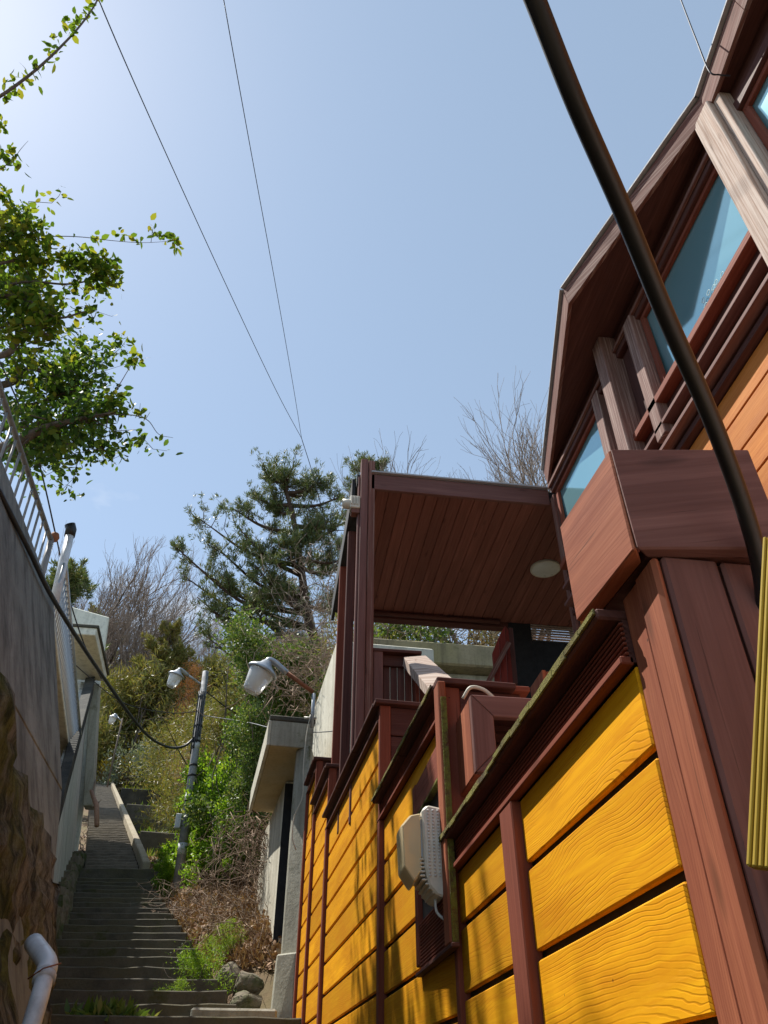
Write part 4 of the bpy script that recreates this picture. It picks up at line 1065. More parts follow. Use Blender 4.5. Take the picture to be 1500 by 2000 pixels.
# ------------------------------------------------------------------ lamps, pole, cables
def street_lamp(name, px, py, Y, size, label, arm_to, arm_mat, tilt=(0.5, -0.35, 0)):
    """bell-shaped lamp: cap, collar, clear jar; hangs tilted from its arm"""
    p = UY(px, py, Y)
    T = thing('street_lamp', p, label, 'street lamp', 'street lamps')
    s = size
    rot = tilt
    lathe('jar', [(0.0, -0.62 * s), (0.20 * s, -0.61 * s), (0.25 * s, -0.55 * s), (0.36 * s, 0.0), (0.35 * s, 0.05 * s)], M['lampglass'], T, (0, 0, 0), rot, 20)
    lathe('jar_bottom_ring', [(0.17 * s, -0.622 * s), (0.20 * s, -0.635 * s), (0.215 * s, -0.615 * s)], M['white'], T, (0, 0, 0), rot, 20)
    lathe('inner_bulb', [(0.0, -0.40 * s), (0.10 * s, -0.34 * s), (0.12 * s, -0.1 * s), (0.08 * s, 0.05 * s)], M['frost'], T, (0, 0, 0), rot, 14)
    lathe('collar', [(0.36 * s, -0.02 * s), (0.42 * s, -0.02 * s), (0.43 * s, 0.03 * s), (0.38 * s, 0.08 * s), (0.2 * s, 0.20 * s), (0.10 * s, 0.34 * s), (0.0, 0.36 * s)], M['steel'], T, (0, 0, 0), rot, 20)
    R = Matrix.Rotation(rot[2], 3, 'Z') @ Matrix.Rotation(rot[1], 3, 'Y') @ Matrix.Rotation(rot[0], 3, 'X')
    top = p + R @ Vector((0, 0, 0.33 * s))
    e = Vector(arm_to)
    m1 = top.lerp(e, 0.12) + Vector((0, 0, 0.10 * s))
    tube('arm_socket', [(spline([top - R @ Vector((0, 0, 0.08 * s)), top + Vector((0, 0, .03 * s)), m1, top.lerp(e, 0.42) + Vector((0, 0, 0.03 * s))], 5), 0.085 * s)], M['steel'], T, 10)
    tube('arm', [([top.lerp(e, 0.36) + Vector((0, 0, 0.04 * s)), e], 0.06 * s)], arm_mat, T, 8)
    return T
street_lamp('a', 512, 1312, 8.85, 0.46, 'large bell-glass street lamp on a rusty arm above the concrete gate', UY(612, 1352, 8.97), M['rust'], (0.12, 0.42, 0))
PY = 15.2
pb, pt = UY(349, 1712, PY), UY(402, 1312, PY)
up_ = thing('utility_pole', pb, 'grey utility pole wrapped in cables standing in dry leaves', 'pole')
pb2 = pb + (pb - pt) * 0.05
tube('shaft', [([pb2, pb.lerp(pt, 0.5), pt], [0.088, 0.076, 0.064])], M['pole'], up_, 14)
for f in (0.33, 0.45, 0.50, 0.62, 0.70, 0.86):
    q = pb.lerp(pt, f); dq = (pt - pb).normalized() * 0.02
    tube('band', [([q - dq, q + dq], 0.095 - 0.022 * f)], M['tar' if f < 0.8 else 'steel'], up_, 14)
for f in (0.115, 0.34, 0.60):
    q = pb.lerp(pt, f); dq = (pt - pb).normalized() * (0.10 if f < .5 else 0.07)
    tube('sticker', [([q - dq, q + dq], 0.090 - 0.022 * f)], M['label'], up_, 14)
for k_ in range(4):
    off = Vector((-0.075 + k_ * 0.04, -0.082, 0))
    tube('riser_cable', [(spline([pb.lerp(pt, 0.55 + 0.03 * k_) + off * 1.02, pb.lerp(pt, 0.72) + off * 0.98, pb.lerp(pt, 0.88) + off * 0.95], 5), 0.014)], M['wire'], up_, 6)
q = pb.lerp(pt, 0.235)
box('meter_box', (-0.19, -0.085), (-0.08, 0.06), (q.z - pb.z - 0.13, q.z - pb.z + 0.13), M['label'], up_, 0.01).location.x += q.x - pb.x
street_lamp('b', 344, 1320, PY - 0.3, 0.40, 'small bell-glass street lamp bracketed to the utility pole', pb.lerp(pt, 0.93) + Vector((-0.08, 0, 0)), M['steel'], (0.1, 0.3, 0))
l3 = UY(222, 1405, 46)
street_lamp('c', 221, 1402, 46, 0.62, 'distant white street lamp on a thin post at the top of the stairs', l3 + Vector((0.5, 0, -0.1)), M['steel'], (0.1, 0.2, 0))
g3 = Vector((l3.x + 0.5, 46, ground(l3.x + 0.5, 46)))
tag(tube('lamp_post', [([g3 - Vector((0, 0, .3)), l3 + Vector((0.5, 0, 0.1))], 0.05)], M['bark'], None, 10), 'thin grey lamp post among yellow shrubs at the stair top', 'pole')

def cable(name, pts, r, mat, label, cat='cable', n=10, sides=6):
    return tag(tube(name, [(spline(pts, n), r)], mat, None, sides), label, cat)
# thick black hose hanging close by, coming down over the post cap
HP = [(960, -260, 1.05), (1000, -110, 1.07), (1045, 0, 1.08), (1126, 205, 1.10), (1216, 410, 1.13), (1300, 615, 1.16), (1378, 790, 1.19), (1432, 930, 1.21), (1468, 1040, 1.215), (1486, 1115, 1.22), (1494, 1180, 1.22), (1500, 1260, 1.22), (1502, 1330, 1.22)]
hp = []
for px, py, dep in HP:
    hp.append(ray(px, py) * (1.12 + (dep - 1.05) * 2.1))
cable('black_hose', hp, 0.0165, M['black'], 'thick black hose hanging down past the post cap', 'hose', 8, 16)
# overhead wires meeting at the pine
J = UY(589, 856, 17.0)
cable('overhead_wire', [UY(150, -120, 3.2), UY(193, 0, 3.6), UY(300, 246, 5.6), UY(440, 553, 9.4), UY(540, 764, 13.6), J], 0.0075, M['wire'], 'overhead wire slanting from the leafy twig to the wire joint', 'wire')
cable('overhead_wire', [UY(412, -150, 3.6), UY(437, 0, 4.2), UY(487, 278, 6.6), UY(540, 567, 10.5), UY(572, 750, 14.2), J], 0.0075, M['wire'], 'steeper overhead wire ending at the same joint above the pine', 'wire')
cable('overhead_wire', [J, UY(612, 930, 17.5), UY(640, 1040, 18.2), UY(655, 1120, 18.6)], 0.011, M['wire'], 'twisted drop wire running from the joint down through the pine', 'wire')
cable('service_wire', [UY(1300, -80, 1.75), UY(1330, 0, 1.72), UY(1360, 78, 1.70), UX(1385, 138, 2.27), UX(1405, 146, 2.33), UX(1426, 148, 2.40)], 0.005, M['wire'], 'thin black wire hooked onto the roof edge', 'wire')
# heavy cable sagging across the left wall to the pole
cable('sagging_cable', [UY(-60, 850, 4.6), UY(0, 962, 5.2), UY(55, 1070, 6.1), UY(110, 1180, 7.3), UY(200, 1320, 10.0), UY(280, 1428, 12.8), UY(325, 1458, 14.2), UY(360, 1457, 15.0), pb.lerp(pt, 0.66)], 0.024, M['wire'], 'heavy dark cable sagging past the left wall to the utility pole', 'cable')
cable('thin_wire', [UY(-30, 640, 6.0), UY(60, 850, 6.8), UY(110, 1050, 7.6), UY(130, 1150, 8.6), UY(165, 1260, 9.6), UY(198, 1325, 10.2)], 0.009, M['wire'], 'thin dark wire looping past the railing end to the heavy cable', 'wire')
cable('thin_wire', [UY(120, 1270, 12.5), UY(160, 1310, 13.0), UY(240, 1372, 14.0), UY(330, 1392, 14.8), pb.lerp(pt, 0.78)], 0.008, M['wire'], 'thin wire crossing from the white hood to the utility pole', 'wire')
cable('thin_wire', [pb.lerp(pt, 0.76), UY(480, 1410, 13.5), UY(540, 1424, 10.5), UY(610, 1430, 9.1), UY(665, 1427, 8.9)], 0.006, M['pole'], 'pale wire from the utility pole across the gate slab', 'wire')
cable('thin_wire', [pb.lerp(pt, 0.90), UY(440, 1380, 15.6), UY(475, 1400, 16.2)], 0.012, M['wire'], 'short stay wire slanting down from the pole top into the shrubs', 'wire')

# ------------------------------------------------------------------ plants
def vadd(a, b): return np.asarray(a) + np.asarray(b)
def limb(p0, p1, n, wob, rg, sag=0.0):
    p0, p1 = Vector(p0), Vector(p1)
    L_ = (p1 - p0).length
    out = []
    off = Vector((0, 0, 0))
    for i in range(n + 1):
        t = i / n
        off = off * 0.75 + Vector((rg.gauss(0, 1), rg.gauss(0, 1), rg.gauss(0, 1))) * wob * L_ / n
        e = off * (1 if i < n else 0.0) * (1 if i else 0)
        out.append(p0.lerp(p1, t) + e + Vector((0, 0, -sag * L_ * 4 * t * (1 - t))))
    return out
def grow(p, d, length, r, depth, rg, lines, tips, spread=0.6, upw=0.25, kids=(2, 4), decay=0.68):
    n = 4
    pts, rad = [p.copy()], [r]
    q = p.copy(); dd = d.normalized()
    for i in range(n):
        dd = (dd + Vector((rg.gauss(0, 1), rg.gauss(0, 1), rg.gauss(0, 1))) * 0.13 + Vector((0, 0, upw * 0.15))).normalized()
        q = q + dd * length / n
        pts.append(q.copy()); rad.append(max(r * (1 - 0.5 * (i + 1) / n), 0.0025))
    lines.append((pts, rad))
    if depth == 0:
        tips.append((q.copy(), dd.copy())); return
    for k in range(rg.randint(*kids) + 1):
        t = rg.uniform(0.3, 1.0) if k else 1.0
        i = min(n - 1, int(t * n)); f = t * n - i
        b = pts[i].lerp(pts[i + 1], f)
        a = dd.cross(Vector((rg.gauss(0, 1), rg.gauss(0, 1), rg.gauss(0, 1)))).normalized()
        nd = (dd + a * rg.uniform(0.35, 1.0) * spread * (1.0 if k else 0.35) + Vector((0, 0, upw * 0.5))).normalized()
        grow(b, nd, length * decay * rg.uniform(0.75, 1.15), max(r * 0.55 * (1 if k else 1.1), 0.003), depth - 1, rg, lines, tips, spread, upw, kids, decay)

# --- the broad-leaved tree leaning over the left wall
tg = random.Random(21); tn = np.random.default_rng(21)
lt = thing('overhanging_tree', (-4.2, 7.2, 4.0), 'leafy tree with yellow-green tips leaning over the left railing', 'tree')
base = Vector((-4.25, 7.3, 4.0))
lines = []; leaf_p = []; dark_p = []
trunk_top = UY(-60, 760, 7.0)
tube('trunk', [(spline([base, base + Vector((0.15, -.1, .7)), UY(-70, 900, 7.1), trunk_top, UY(-40, 620, 6.9)], 5), [0.16 - 0.004 * i for i in range(21)])], M['bark'], lt, 10)
def branch(path, r0, r1, sub, leafn, dark=False, spreadr=0.25, tipn=0):
    pts = spline(path, 6)
    n = len(pts)
    lines.append((pts, [r0 + (r1 - r0) * i / (n - 1) for i in range(n)]))
    for s in range(int(sub * (1.2 if dark else 1.0))):
        i = tg.randint(max(1, int(n * 0.25)), n - 1)
        p = pts[i]
        e = p + Vector((tg.gauss(0, 1), tg.gauss(0, 1), tg.gauss(0.25, 0.8))) * spreadr
        lb = limb(p, e, 4, 0.5, tg)
        lines.append((lb, [max(r1 * 0.9, 0.004), 0.004, 0.0035, 0.003, 0.002]))
        for k in range(int(leafn * (2.9 if dark else 2.6))):
            q = lb[tg.randint(1, 4)] + Vector((tg.gauss(0, 1), tg.gauss(0, 1), tg.gauss(0, 1))) * 0.075
            (dark_p if dark else leaf_p).append(q)
    return pts
def dep(d): return d * 0.92 if 5.5 < d < 6.95 else d          # the pale limbs reach towards the lane
def bp(*l): return [UY(x, y, dep(d)) for x, y, d in l]
# thick lower limbs
branch(bp((-60, 900, 7.0), (30, 865, 6.9), (90, 835, 6.8), (150, 820, 6.8), (225, 805, 6.7)), 0.075, 0.012, 26, 11, True, 0.33)
branch(bp((-60, 760, 7.0), (20, 748, 7.0), (60, 720, 7.0), (120, 735, 7.1), (170, 700, 7.2)), 0.06, 0.012, 24, 11, True, 0.32)
branch(bp((-50, 700, 7.0), (15, 690, 6.8), (38, 655, 6.7), (60, 640, 6.6), (95, 655, 6.6)), 0.05, 0.010, 16, 9, False, 0.27)
branch(bp((-60, 860, 7.1), (40, 830, 7.2), (110, 870, 7.3), (175, 860, 7.3), (205, 880, 7.3)), 0.05, 0.010, 26, 12, True, 0.33)
branch(bp((-60, 880, 7.1), (20, 890, 7.1), (60, 885, 7.1), (90, 895, 7.1)), 0.03, 0.008, 12, 10, True, 0.22)
branch(bp((-40, 800, 7.2), (60, 790, 7.2), (120, 770, 7.2), (170, 760, 7.2)), 0.03, 0.008, 24, 12, True, 0.30)
# mid limbs with paler leaves
branch(bp((-60, 600, 6.6), (0, 578, 6.5), (50, 585, 6.5), (110, 620, 6.5), (160, 610, 6.5), (190, 605, 6.5)), 0.03, 0.006, 18, 9, False, 0.22)
branch(bp((-60, 530, 6.4), (0, 515, 6.4), (60, 505, 6.4), (130, 512, 6.4), (190, 515, 6.4), (225, 510, 6.4)), 0.024, 0.005, 20, 9, False, 0.17)
branch(bp((0, 560, 6.5), (60, 550, 6.5), (130, 555, 6.5), (190, 545, 6.5), (215, 540, 6.5)), 0.02, 0.005, 14, 8, False, 0.15)
branch(bp((-50, 500, 6.3), (0, 485, 6.3), (30, 465, 6.3), (60, 455, 6.3), (80, 430, 6.3)), 0.02, 0.004, 16, 9, False, 0.17)
branch(bp((-40, 440, 6.3), (0, 440, 6.3), (35, 430, 6.3), (50, 425, 6.3)), 0.014, 0.004, 12, 8, False, 0.15)
branch(bp((-60, 660, 6.9), (0, 640, 6.9), (40, 620, 6.9), (90, 630, 6.9)), 0.03, 0.006, 18, 10, True, 0.26)
branch(bp((-60, 580, 6.9), (0, 560, 6.9), (40, 545, 6.9), (70, 560, 6.9)), 0.03, 0.006, 18, 9, False, 0.25)
# long bare shoots
def shoot(path, tufts, r=0.006, ln=5):
    pts = spline(path, 6)
    lines.append((pts, [r + (0.002 - r) * i / (len(pts) - 1) for i in range(len(pts))]))
    for (px, py, d) in tufts:
        c = UY(px, py, dep(d))
        for k in range(ln): leaf_p.append(c + Vector((tg.gauss(0, 1), tg.gauss(0, 1), tg.gauss(0, 1))) * 0.028)
shoot(bp((60, 470, 6.3), (105, 462, 6.3), (160, 463, 6.3), (220, 470, 6.3), (280, 474, 6.3), (345, 470, 6.3)), [(188, 465, 6.3), (233, 460, 6.3), (270, 466, 6.3), (297, 443, 6.3), (305, 462, 6.3), (318, 466, 6.3), (335, 466, 6.3), (344, 480, 6.3), (342, 467, 6.3)], 0.007, 8)
shoot([UY(295, 473, dep(6.3)), UY(297, 455, dep(6.3)), UY(300, 442, dep(6.3))], [], 0.004)
shoot(bp((170, 740, 7.1), (190, 722, 7.1), (210, 700, 7.1), (235, 680, 7.1), (248, 662, 7.1)), [(228, 672, 7.1), (240, 660, 7.1), (248, 665, 7.1), (222, 660, 7.1), (230, 685, 7.1)], 0.006, 7)
shoot(bp((225, 765, 6.8), (240, 740, 6.8), (255, 715, 6.8), (270, 692, 6.8)), [(268, 695, 6.8), (266, 705, 6.8), (258, 700, 6.8)], 0.006, 7)
shoot(bp((200, 808, 6.7), (240, 810, 6.7), (265, 812, 6.7), (290, 822, 6.7), (310, 848, 6.7), (338, 855, 6.7)), [(222, 770, 6.7), (215, 785, 6.7), (225, 790, 6.7), (238, 803, 6.7), (210, 800, 6.7), (258, 802, 6.7), (275, 808, 6.7)], 0.008, 8)
shoot([UY(285, 818, dep(6.7)), UY(293, 805, dep(6.7))], [], 0.003); shoot([UY(272, 812, dep(6.7)), UY(274, 788, dep(6.7))], [], 0.003)
shoot(bp((-40, 345, 6.0), (0, 330, 6.0), (25, 312, 6.0), (40, 292, 6.0), (55, 275, 6.0)), [(5, 300, 6.0), (12, 312, 6.0), (25, 310, 6.0), (40, 322, 6.0), (25, 290, 6.0), (8, 325, 6.0), (2, 240, 6.0), (6, 250, 6.0), (5, 370, 6.0), (10, 380, 6.0)], 0.008, 9)
tube('branches', lines, M['bark'], lt, 6)
off = np.array(lt.location)
link('pale_leaves', leaf_mesh('pale_leaves', np.array([p[:] for p in leaf_p]) - off, 0.095, L['tree'], tn, 0.66), lt)
link('dark_leaves', leaf_mesh('dark_leaves', np.array([p[:] for p in dark_p]) - off, 0.088, L['treedark'], tn, 0.58), lt)

# --- the leafy twig across the top left corner
tw = thing('leafy_twig', UY(-40, 215, 2.3), 'long leafy twig crossing the sky towards the overhead wire', 'branch')
tp = spline(bp((-160, 300, 2.3), (-40, 210, 2.3), (0, 188, 2.3), (40, 160, 2.3), (80, 128, 2.3), (120, 90, 2.3), (155, 52, 2.3), (185, 10, 2.3), (200, -30, 2.3), (205, -80, 2.3)), 6)
tube('stem', [(tp, [0.012 - 0.008 * i / (len(tp) - 1) for i in range(len(tp))])], M['bark'], tw, 7)
pp = []
for i, p in enumerate(tp[7:]):
    if i % 2: continue
    c = p + (CR * -0.02 + UC * 0.022) * tg.uniform(0.2, 1.6) * (1 if tg.random() < 0.75 else -0.8)
    for k in range(tg.randint(5, 9)): pp.append(c + Vector((tg.gauss(0, 1), tg.gauss(0, 1), tg.gauss(0, 1))) * 0.022)
link('leaves', leaf_mesh('leaves', np.array([p[:] for p in pp]) - np.array(tw.location), 0.055, L['tree'], tn, 0.6), tw)

# --- pines
def tufts(points, dirs, rg, nper, length, mat, name, width=0.03):
    P = np.repeat(np.array(points), nper, 0); D = np.repeat(np.array(dirs), nper, 0)
    P = P + rg.normal(size=P.shape) * 0.03
    return leaf_mesh(name, P, length, mat, rg, width, 0.35, D * 1.15, 0.1, 0.3)
def pine(name, label, base, ylist, limbs_px, Y, seed, mat, nl=0.16, group=None, dens=1.0, trunk_r=0.2, needle_w=0.14):
    rg = random.Random(seed); rn = np.random.default_rng(seed)
    T = thing(name, base, label, 'tree', group)
    tr = spline(ylist, 6)
    tube('trunk', [(tr, [trunk_r * (1 - 0.75 * i / (len(tr) - 1)) for i in range(len(tr))])], M['pinebark'], T, 9)
    lines, pts, dirs = [], [], []
    for (px, py, dy, sub) in limbs_px:
        e = UY(px, py + (26 if Y == 20 else 0), Y + dy)
        best = min(tr[2:], key=lambda q: (q - e).length + 1.8 * max(0, q.z - e.z + 0.5 * (Vector((q.x - e.x, q.y - e.y, 0))).length))
        mid = best.lerp(e, 0.5) + Vector((0, 0, -0.10 * (e - best).length))
        lp = spline([best, mid, e], 7)
        n = len(lp)
        lines.append((lp, [trunk_r * 0.4 * (1 - 0.9 * i / (n - 1)) + 0.008 for i in range(n)]))
        for s in range(int(sub * dens)):
            i = rg.randint(int(n * 0.3), n - 1)
            d = Vector((rg.gauss(0, 1), rg.gauss(0, 1), rg.gauss(0.35, 0.6))) * 0.55 + (e - best).normalized() * 0.35
            L0 = rg.uniform(0.35, 0.8)
            sp_ = limb(lp[i], lp[i] + d * L0, 5, 0.3, rg)
            for q in range(1, 6): sp_[q] = sp_[q] + Vector((0, 0, 0.05 * q * q * L0 * 0.3))
            lines.append((sp_, [0.018, 0.014, 0.012, 0.009, 0.007, 0.004]))
            for q in range(2, 6):
                for r_ in range(3):
                    pts.append((sp_[q] + Vector((rg.gauss(0, .07), rg.gauss(0, .07), rg.gauss(0, .07))))[:])
                    dd = (sp_[q] - sp_[q - 1]).normalized() + Vector((0, 0, 0.4))
                    dirs.append(dd[:])
    tube('limbs', lines, M['pinebark'], T, 5)
    me = tufts(np.array(pts) - np.array(T.location), dirs, rn, 11, nl, mat, 'needles', needle_w)
    link('needles', me, T)
    return T
PB = on_ground(0.9, 20.0)
pine('pine_tree', 'big dark pine spreading its limbs left of the canopy roof', PB,
     [PB - Vector((0, 0, .3)), UY(618, 1300, 20), UY(600, 1200, 20), UY(585, 1090, 20), UY(570, 1000, 20), UY(548, 930, 20)],
     [(340, 1040, -0.5, 20), (360, 1062, 0.5, 14), (400, 995, 0.3, 20), (420, 1040, -0.6, 18), (452, 965, 0.2, 18), (470, 1010, -.5, 22), (496, 945, 0.5, 18), (524, 908, 0.2, 22), (558, 912, -0.3, 22), (540, 975, 0.4, 24),
      (600, 940, 0.6, 18), (628, 915, 0.2, 22), (664, 945, 0.4, 14), (650, 1010, 0.4, 22), (610, 1010, -.6, 26), (700, 985, 1.0, 14), (560, 1040, -0.8, 26), (500, 1080, -1.0, 26), (440, 1110, 0.8, 24), (385, 1140, 0.2, 18), (360, 1100, 1.0, 12), (420, 1175, 0.6, 20),
      (480, 1150, -.4, 24), (530, 1120, 1.2, 26), (640, 1090, 1.1, 24), (690, 1060, 1.2, 16), (580, 1150, .9, 22), (660, 1150, 1.5, 20), (400, 1215, 1.5, 16), (460, 1210, 1.8, 18)], 20, 3, L['pine'], 0.155, 'pine trees', 0.85)
PB2 = on_ground(3.5, 27)
pine('pine_tree', 'pine showing only its tip above the canopy post', PB2, [PB2, UY(715, 1100, 27), UY(717, 1000, 27), UY(718, 925, 27)],
     [(700, 920, 0, 14), (718, 905, 0, 18), (742, 915, 0, 16), (690, 950, 0, 16), (735, 945, 0.5, 18), (760, 960, 1, 14), (690, 1010, 0, 18), (660, 1070, 0.8, 20)], 27, 5, L['pine'], 0.18, 'pine trees', trunk_r=0.2)
for i, (px, py, Y, h, rr, lb) in enumerate(((130, 1120, 34, 9, 2.4, 'dark pine rising behind the white building'), (330, 1230, 52, 9, 4, 'olive pine on the hill between bare trees and big pine'), (245, 1360, 58, 7, 4.2, 'olive pine with drooping clumps above the yellow shrubs'), (320, 1330, 58, 6, 3.6, 'olive pine behind the small bracket lamp'), (420, 1300, 54, 8, 4.2, 'brown-green pine behind the top of the utility pole'), (185, 1200, 70, 9, 4.5, 'far pine behind the bare trees'))):
    top = UY(px, py, Y); rg = random.Random(60 + i)
    Bp = on_ground(top.x, Y)
    tz = max(top.z, Bp.z + 4)
    tl = [Bp - Vector((0, 0, .3)), Bp.lerp(Vector((top.x, Y, tz)), .5) + Vector((.3, 0, 0)), Vector((top.x, Y, tz))]
    lim = []
    pxm = 1500 / (Y * 1.2)
    for k_ in range(16):
        f = rg.random()
        lim.append((px + rg.gauss(0, 1) * rr * 0.45 * pxm * (0.35 + f), py + f * h * 0.62 * pxm + rg.uniform(-5, 5), rg.uniform(-1.5, 1.5), 13))
    pine('pine_tree', lb, Bp, tl, lim, Y, 80 + i, L['pine' if i == 0 else 'olive'], 0.26 + Y * 0.0016, 'pine trees', 1.0, 0.16, 0.16)

# --- bare trees: a few grown forms, copied
bare_forms = []; FH = []
for s in range(4):
    rg = random.Random(300 + s); lines = []; tips = []
    for st in range(3):
        grow(Vector((rg.uniform(-.2, .2), rg.uniform(-.2, .2), 0)), Vector((rg.gauss(0, .25), rg.gauss(0, .25), 1)), 2.2, 0.058, 5, rg, lines, tips, 0.62, 0.3, (2, 3), 0.70)
    th = [l for l in lines if l[1][0] > 0.02]; fn = [l for l in lines if l[1][0] <= 0.02]
    FH.append(sorted(q.z for q, _ in tips)[int(len(tips) * 0.97)])
    bare_forms.append((tube_mesh('trunk', th, M['bark'], 6), tube_mesh('twigs', fn, M['twig'], 3)))
def bare_tree(x, y, h, s, label, rz=0.0, z=None):
    T = thing('bare_tree', (x, y, ground(x, y) - 0.2 if z is None else z), label, 'tree', 'bare trees', rz)
    sc = h / FH[s % 4]
    T.scale = (sc, sc, sc)
    link('trunk', bare_forms[s % 4][0], T); link('twigs', bare_forms[s % 4][1], T)
    return T
BT = [(225, 1085, 60, 'tall bare tree with fanned twigs above the white building'), (262, 1105, 63, 'bare tree beside the tall fanned one over the hill'), (180, 1120, 64, 'slender bare tree close behind the white building roof'), (300, 1180, 58, 'low bare tree left of the big pine'),
      (335, 1160, 62, 'bare tree touching the left limbs of the big pine'), (215, 1190, 57, 'dense bare thicket tree at the building corner'), (270, 1210, 57, 'dense bare thicket tree below the fanned tree'), (150, 1150, 60, 'bare tree half hidden by the dark pine'), (390, 1235, 56, 'bare tree under the big pine'),
      (985, 905, 18, 'bare tree with upright twigs behind the canopy roof'), (1055, 870, 20, 'bare tree rising behind the eave corner'), (925, 905, 17, 'small bare tree tip over the metal canopy edge'), (890, 922, 15.5, 'lowest bare tree tip over the canopy roof'), (960, 890, 15, 'bare tree between the other tips over the canopy roof'), (310, 1255, 70, 'far bare tree on the ridge'), (240, 1245, 66, 'far bare tree in the saddle'), (360, 1250, 64, 'far bare tree behind the utility lamp')]
for i, (px, py, Y, lb) in enumerate(BT):
    p = UY(px, py, Y); g = ground(p.x, Y)
    bare_tree(p.x, Y, max(3.0, p.z - g), i, lb, i * 1.3)

# --- shrubs
def shrub_mesh(n, mat, size, seed, ratio=1.0, aspect=0.5, up=0.3, shell=0.55):
    """unit-wide bush, ratio times as tall, made of leafy lumps"""
    rn = np.random.default_rng(seed)
    lumps = int(9 * ratio ** 0.9)
    c = rn.normal(size=(lumps, 3)) * np.array([0.40, 0.40, 0.0])
    c[:, 2] = rn.uniform(0.1, 0.85, lumps) * ratio
    c[:, :2] *= (1.15 - 0.45 * c[:, 2:3] / ratio)
    r = rn.uniform(0.20, 0.40, lumps)
    n = int(n * ratio ** 0.9)
    k = rn.integers(0, lumps, n)
    d = rn.normal(size=(n, 3)); d /= np.linalg.norm(d, axis=1)[:, None]
    rad = r[k] * (shell + (1 - shell) * rn.uniform(0, 1, n)) * (1 + 0.3 * rn.normal(size=n))
    pos = c[k] + d * rad[:, None]
    pos[:, 2] = np.maximum(pos[:, 2], 0.02)
    return leaf_mesh('foliage', pos, size, mat, rn, aspect, up, d * 0.8)
def stem_mesh(seed, mat, n=12, h=0.9, r=0.016):
    rg = random.Random(seed); ls = []
    for i in range(n):
        e = Vector((rg.gauss(0, .4), rg.gauss(0, .4), rg.uniform(.4, 1.0) * h))
        ls.append((limb((rg.gauss(0, .06), rg.gauss(0, .06), -0.05), e, 6, 0.35, rg), [r, r * .9, r * .8, r * .7, r * .55, r * .4, r * .2]))
    return tube_mesh('stems', ls, mat, 4)
SHP = dict(bright=(3600, L['bright'], 0.10, 1, 0.5, 0.3), mid=(4600, L['mid'], 0.065, 2, 0.5, 0.2), greyg=(2600, L['grey'], 0.085, 3, 0.35, 0.5), yel=(3000, L['yellow'], 0.055, 4, 0.6, 0.2), brown=(3200, L['brown'], 0.06, 5, 0.35, 0.3),
           fern=(3600, L['bright'], 0.07, 6, 0.2, 0.3), olive=(4200, L['olive'], 0.10, 7, 0.15, 0.6), rust=(1500, L['rusty'], 0.07, 8, 0.2, 0.5))
SH = {}
def shrub_form(kind, ratio):
    k = min((1.0, 1.7, 2.8, 4.5, 7.0), key=lambda q: abs(math.log(q / ratio)))
    if (kind, k) not in SH:
        n, m, sz, sd, asp, up = SHP[kind]
        SH[(kind, k)] = (shrub_mesh(n, m, sz, sd + int(k * 10), k, asp, up), stem_mesh(sd, M['bark'] if kind != 'yel' else M['drytwig'], 12, 0.9 * k))
    return SH[(kind, k)], k
def shrub(kind, p, hw, h, label, rz=0.0, group=None):
    w = hw / 0.75
    (fo, st), k = shrub_form(kind, max(h / w, 0.3))
    T = thing('shrub', p, label, 'shrub', group, rz)
    T.scale = (w, w, h / k)
    link('foliage', fo, T); link('stems', st, T)
    return T
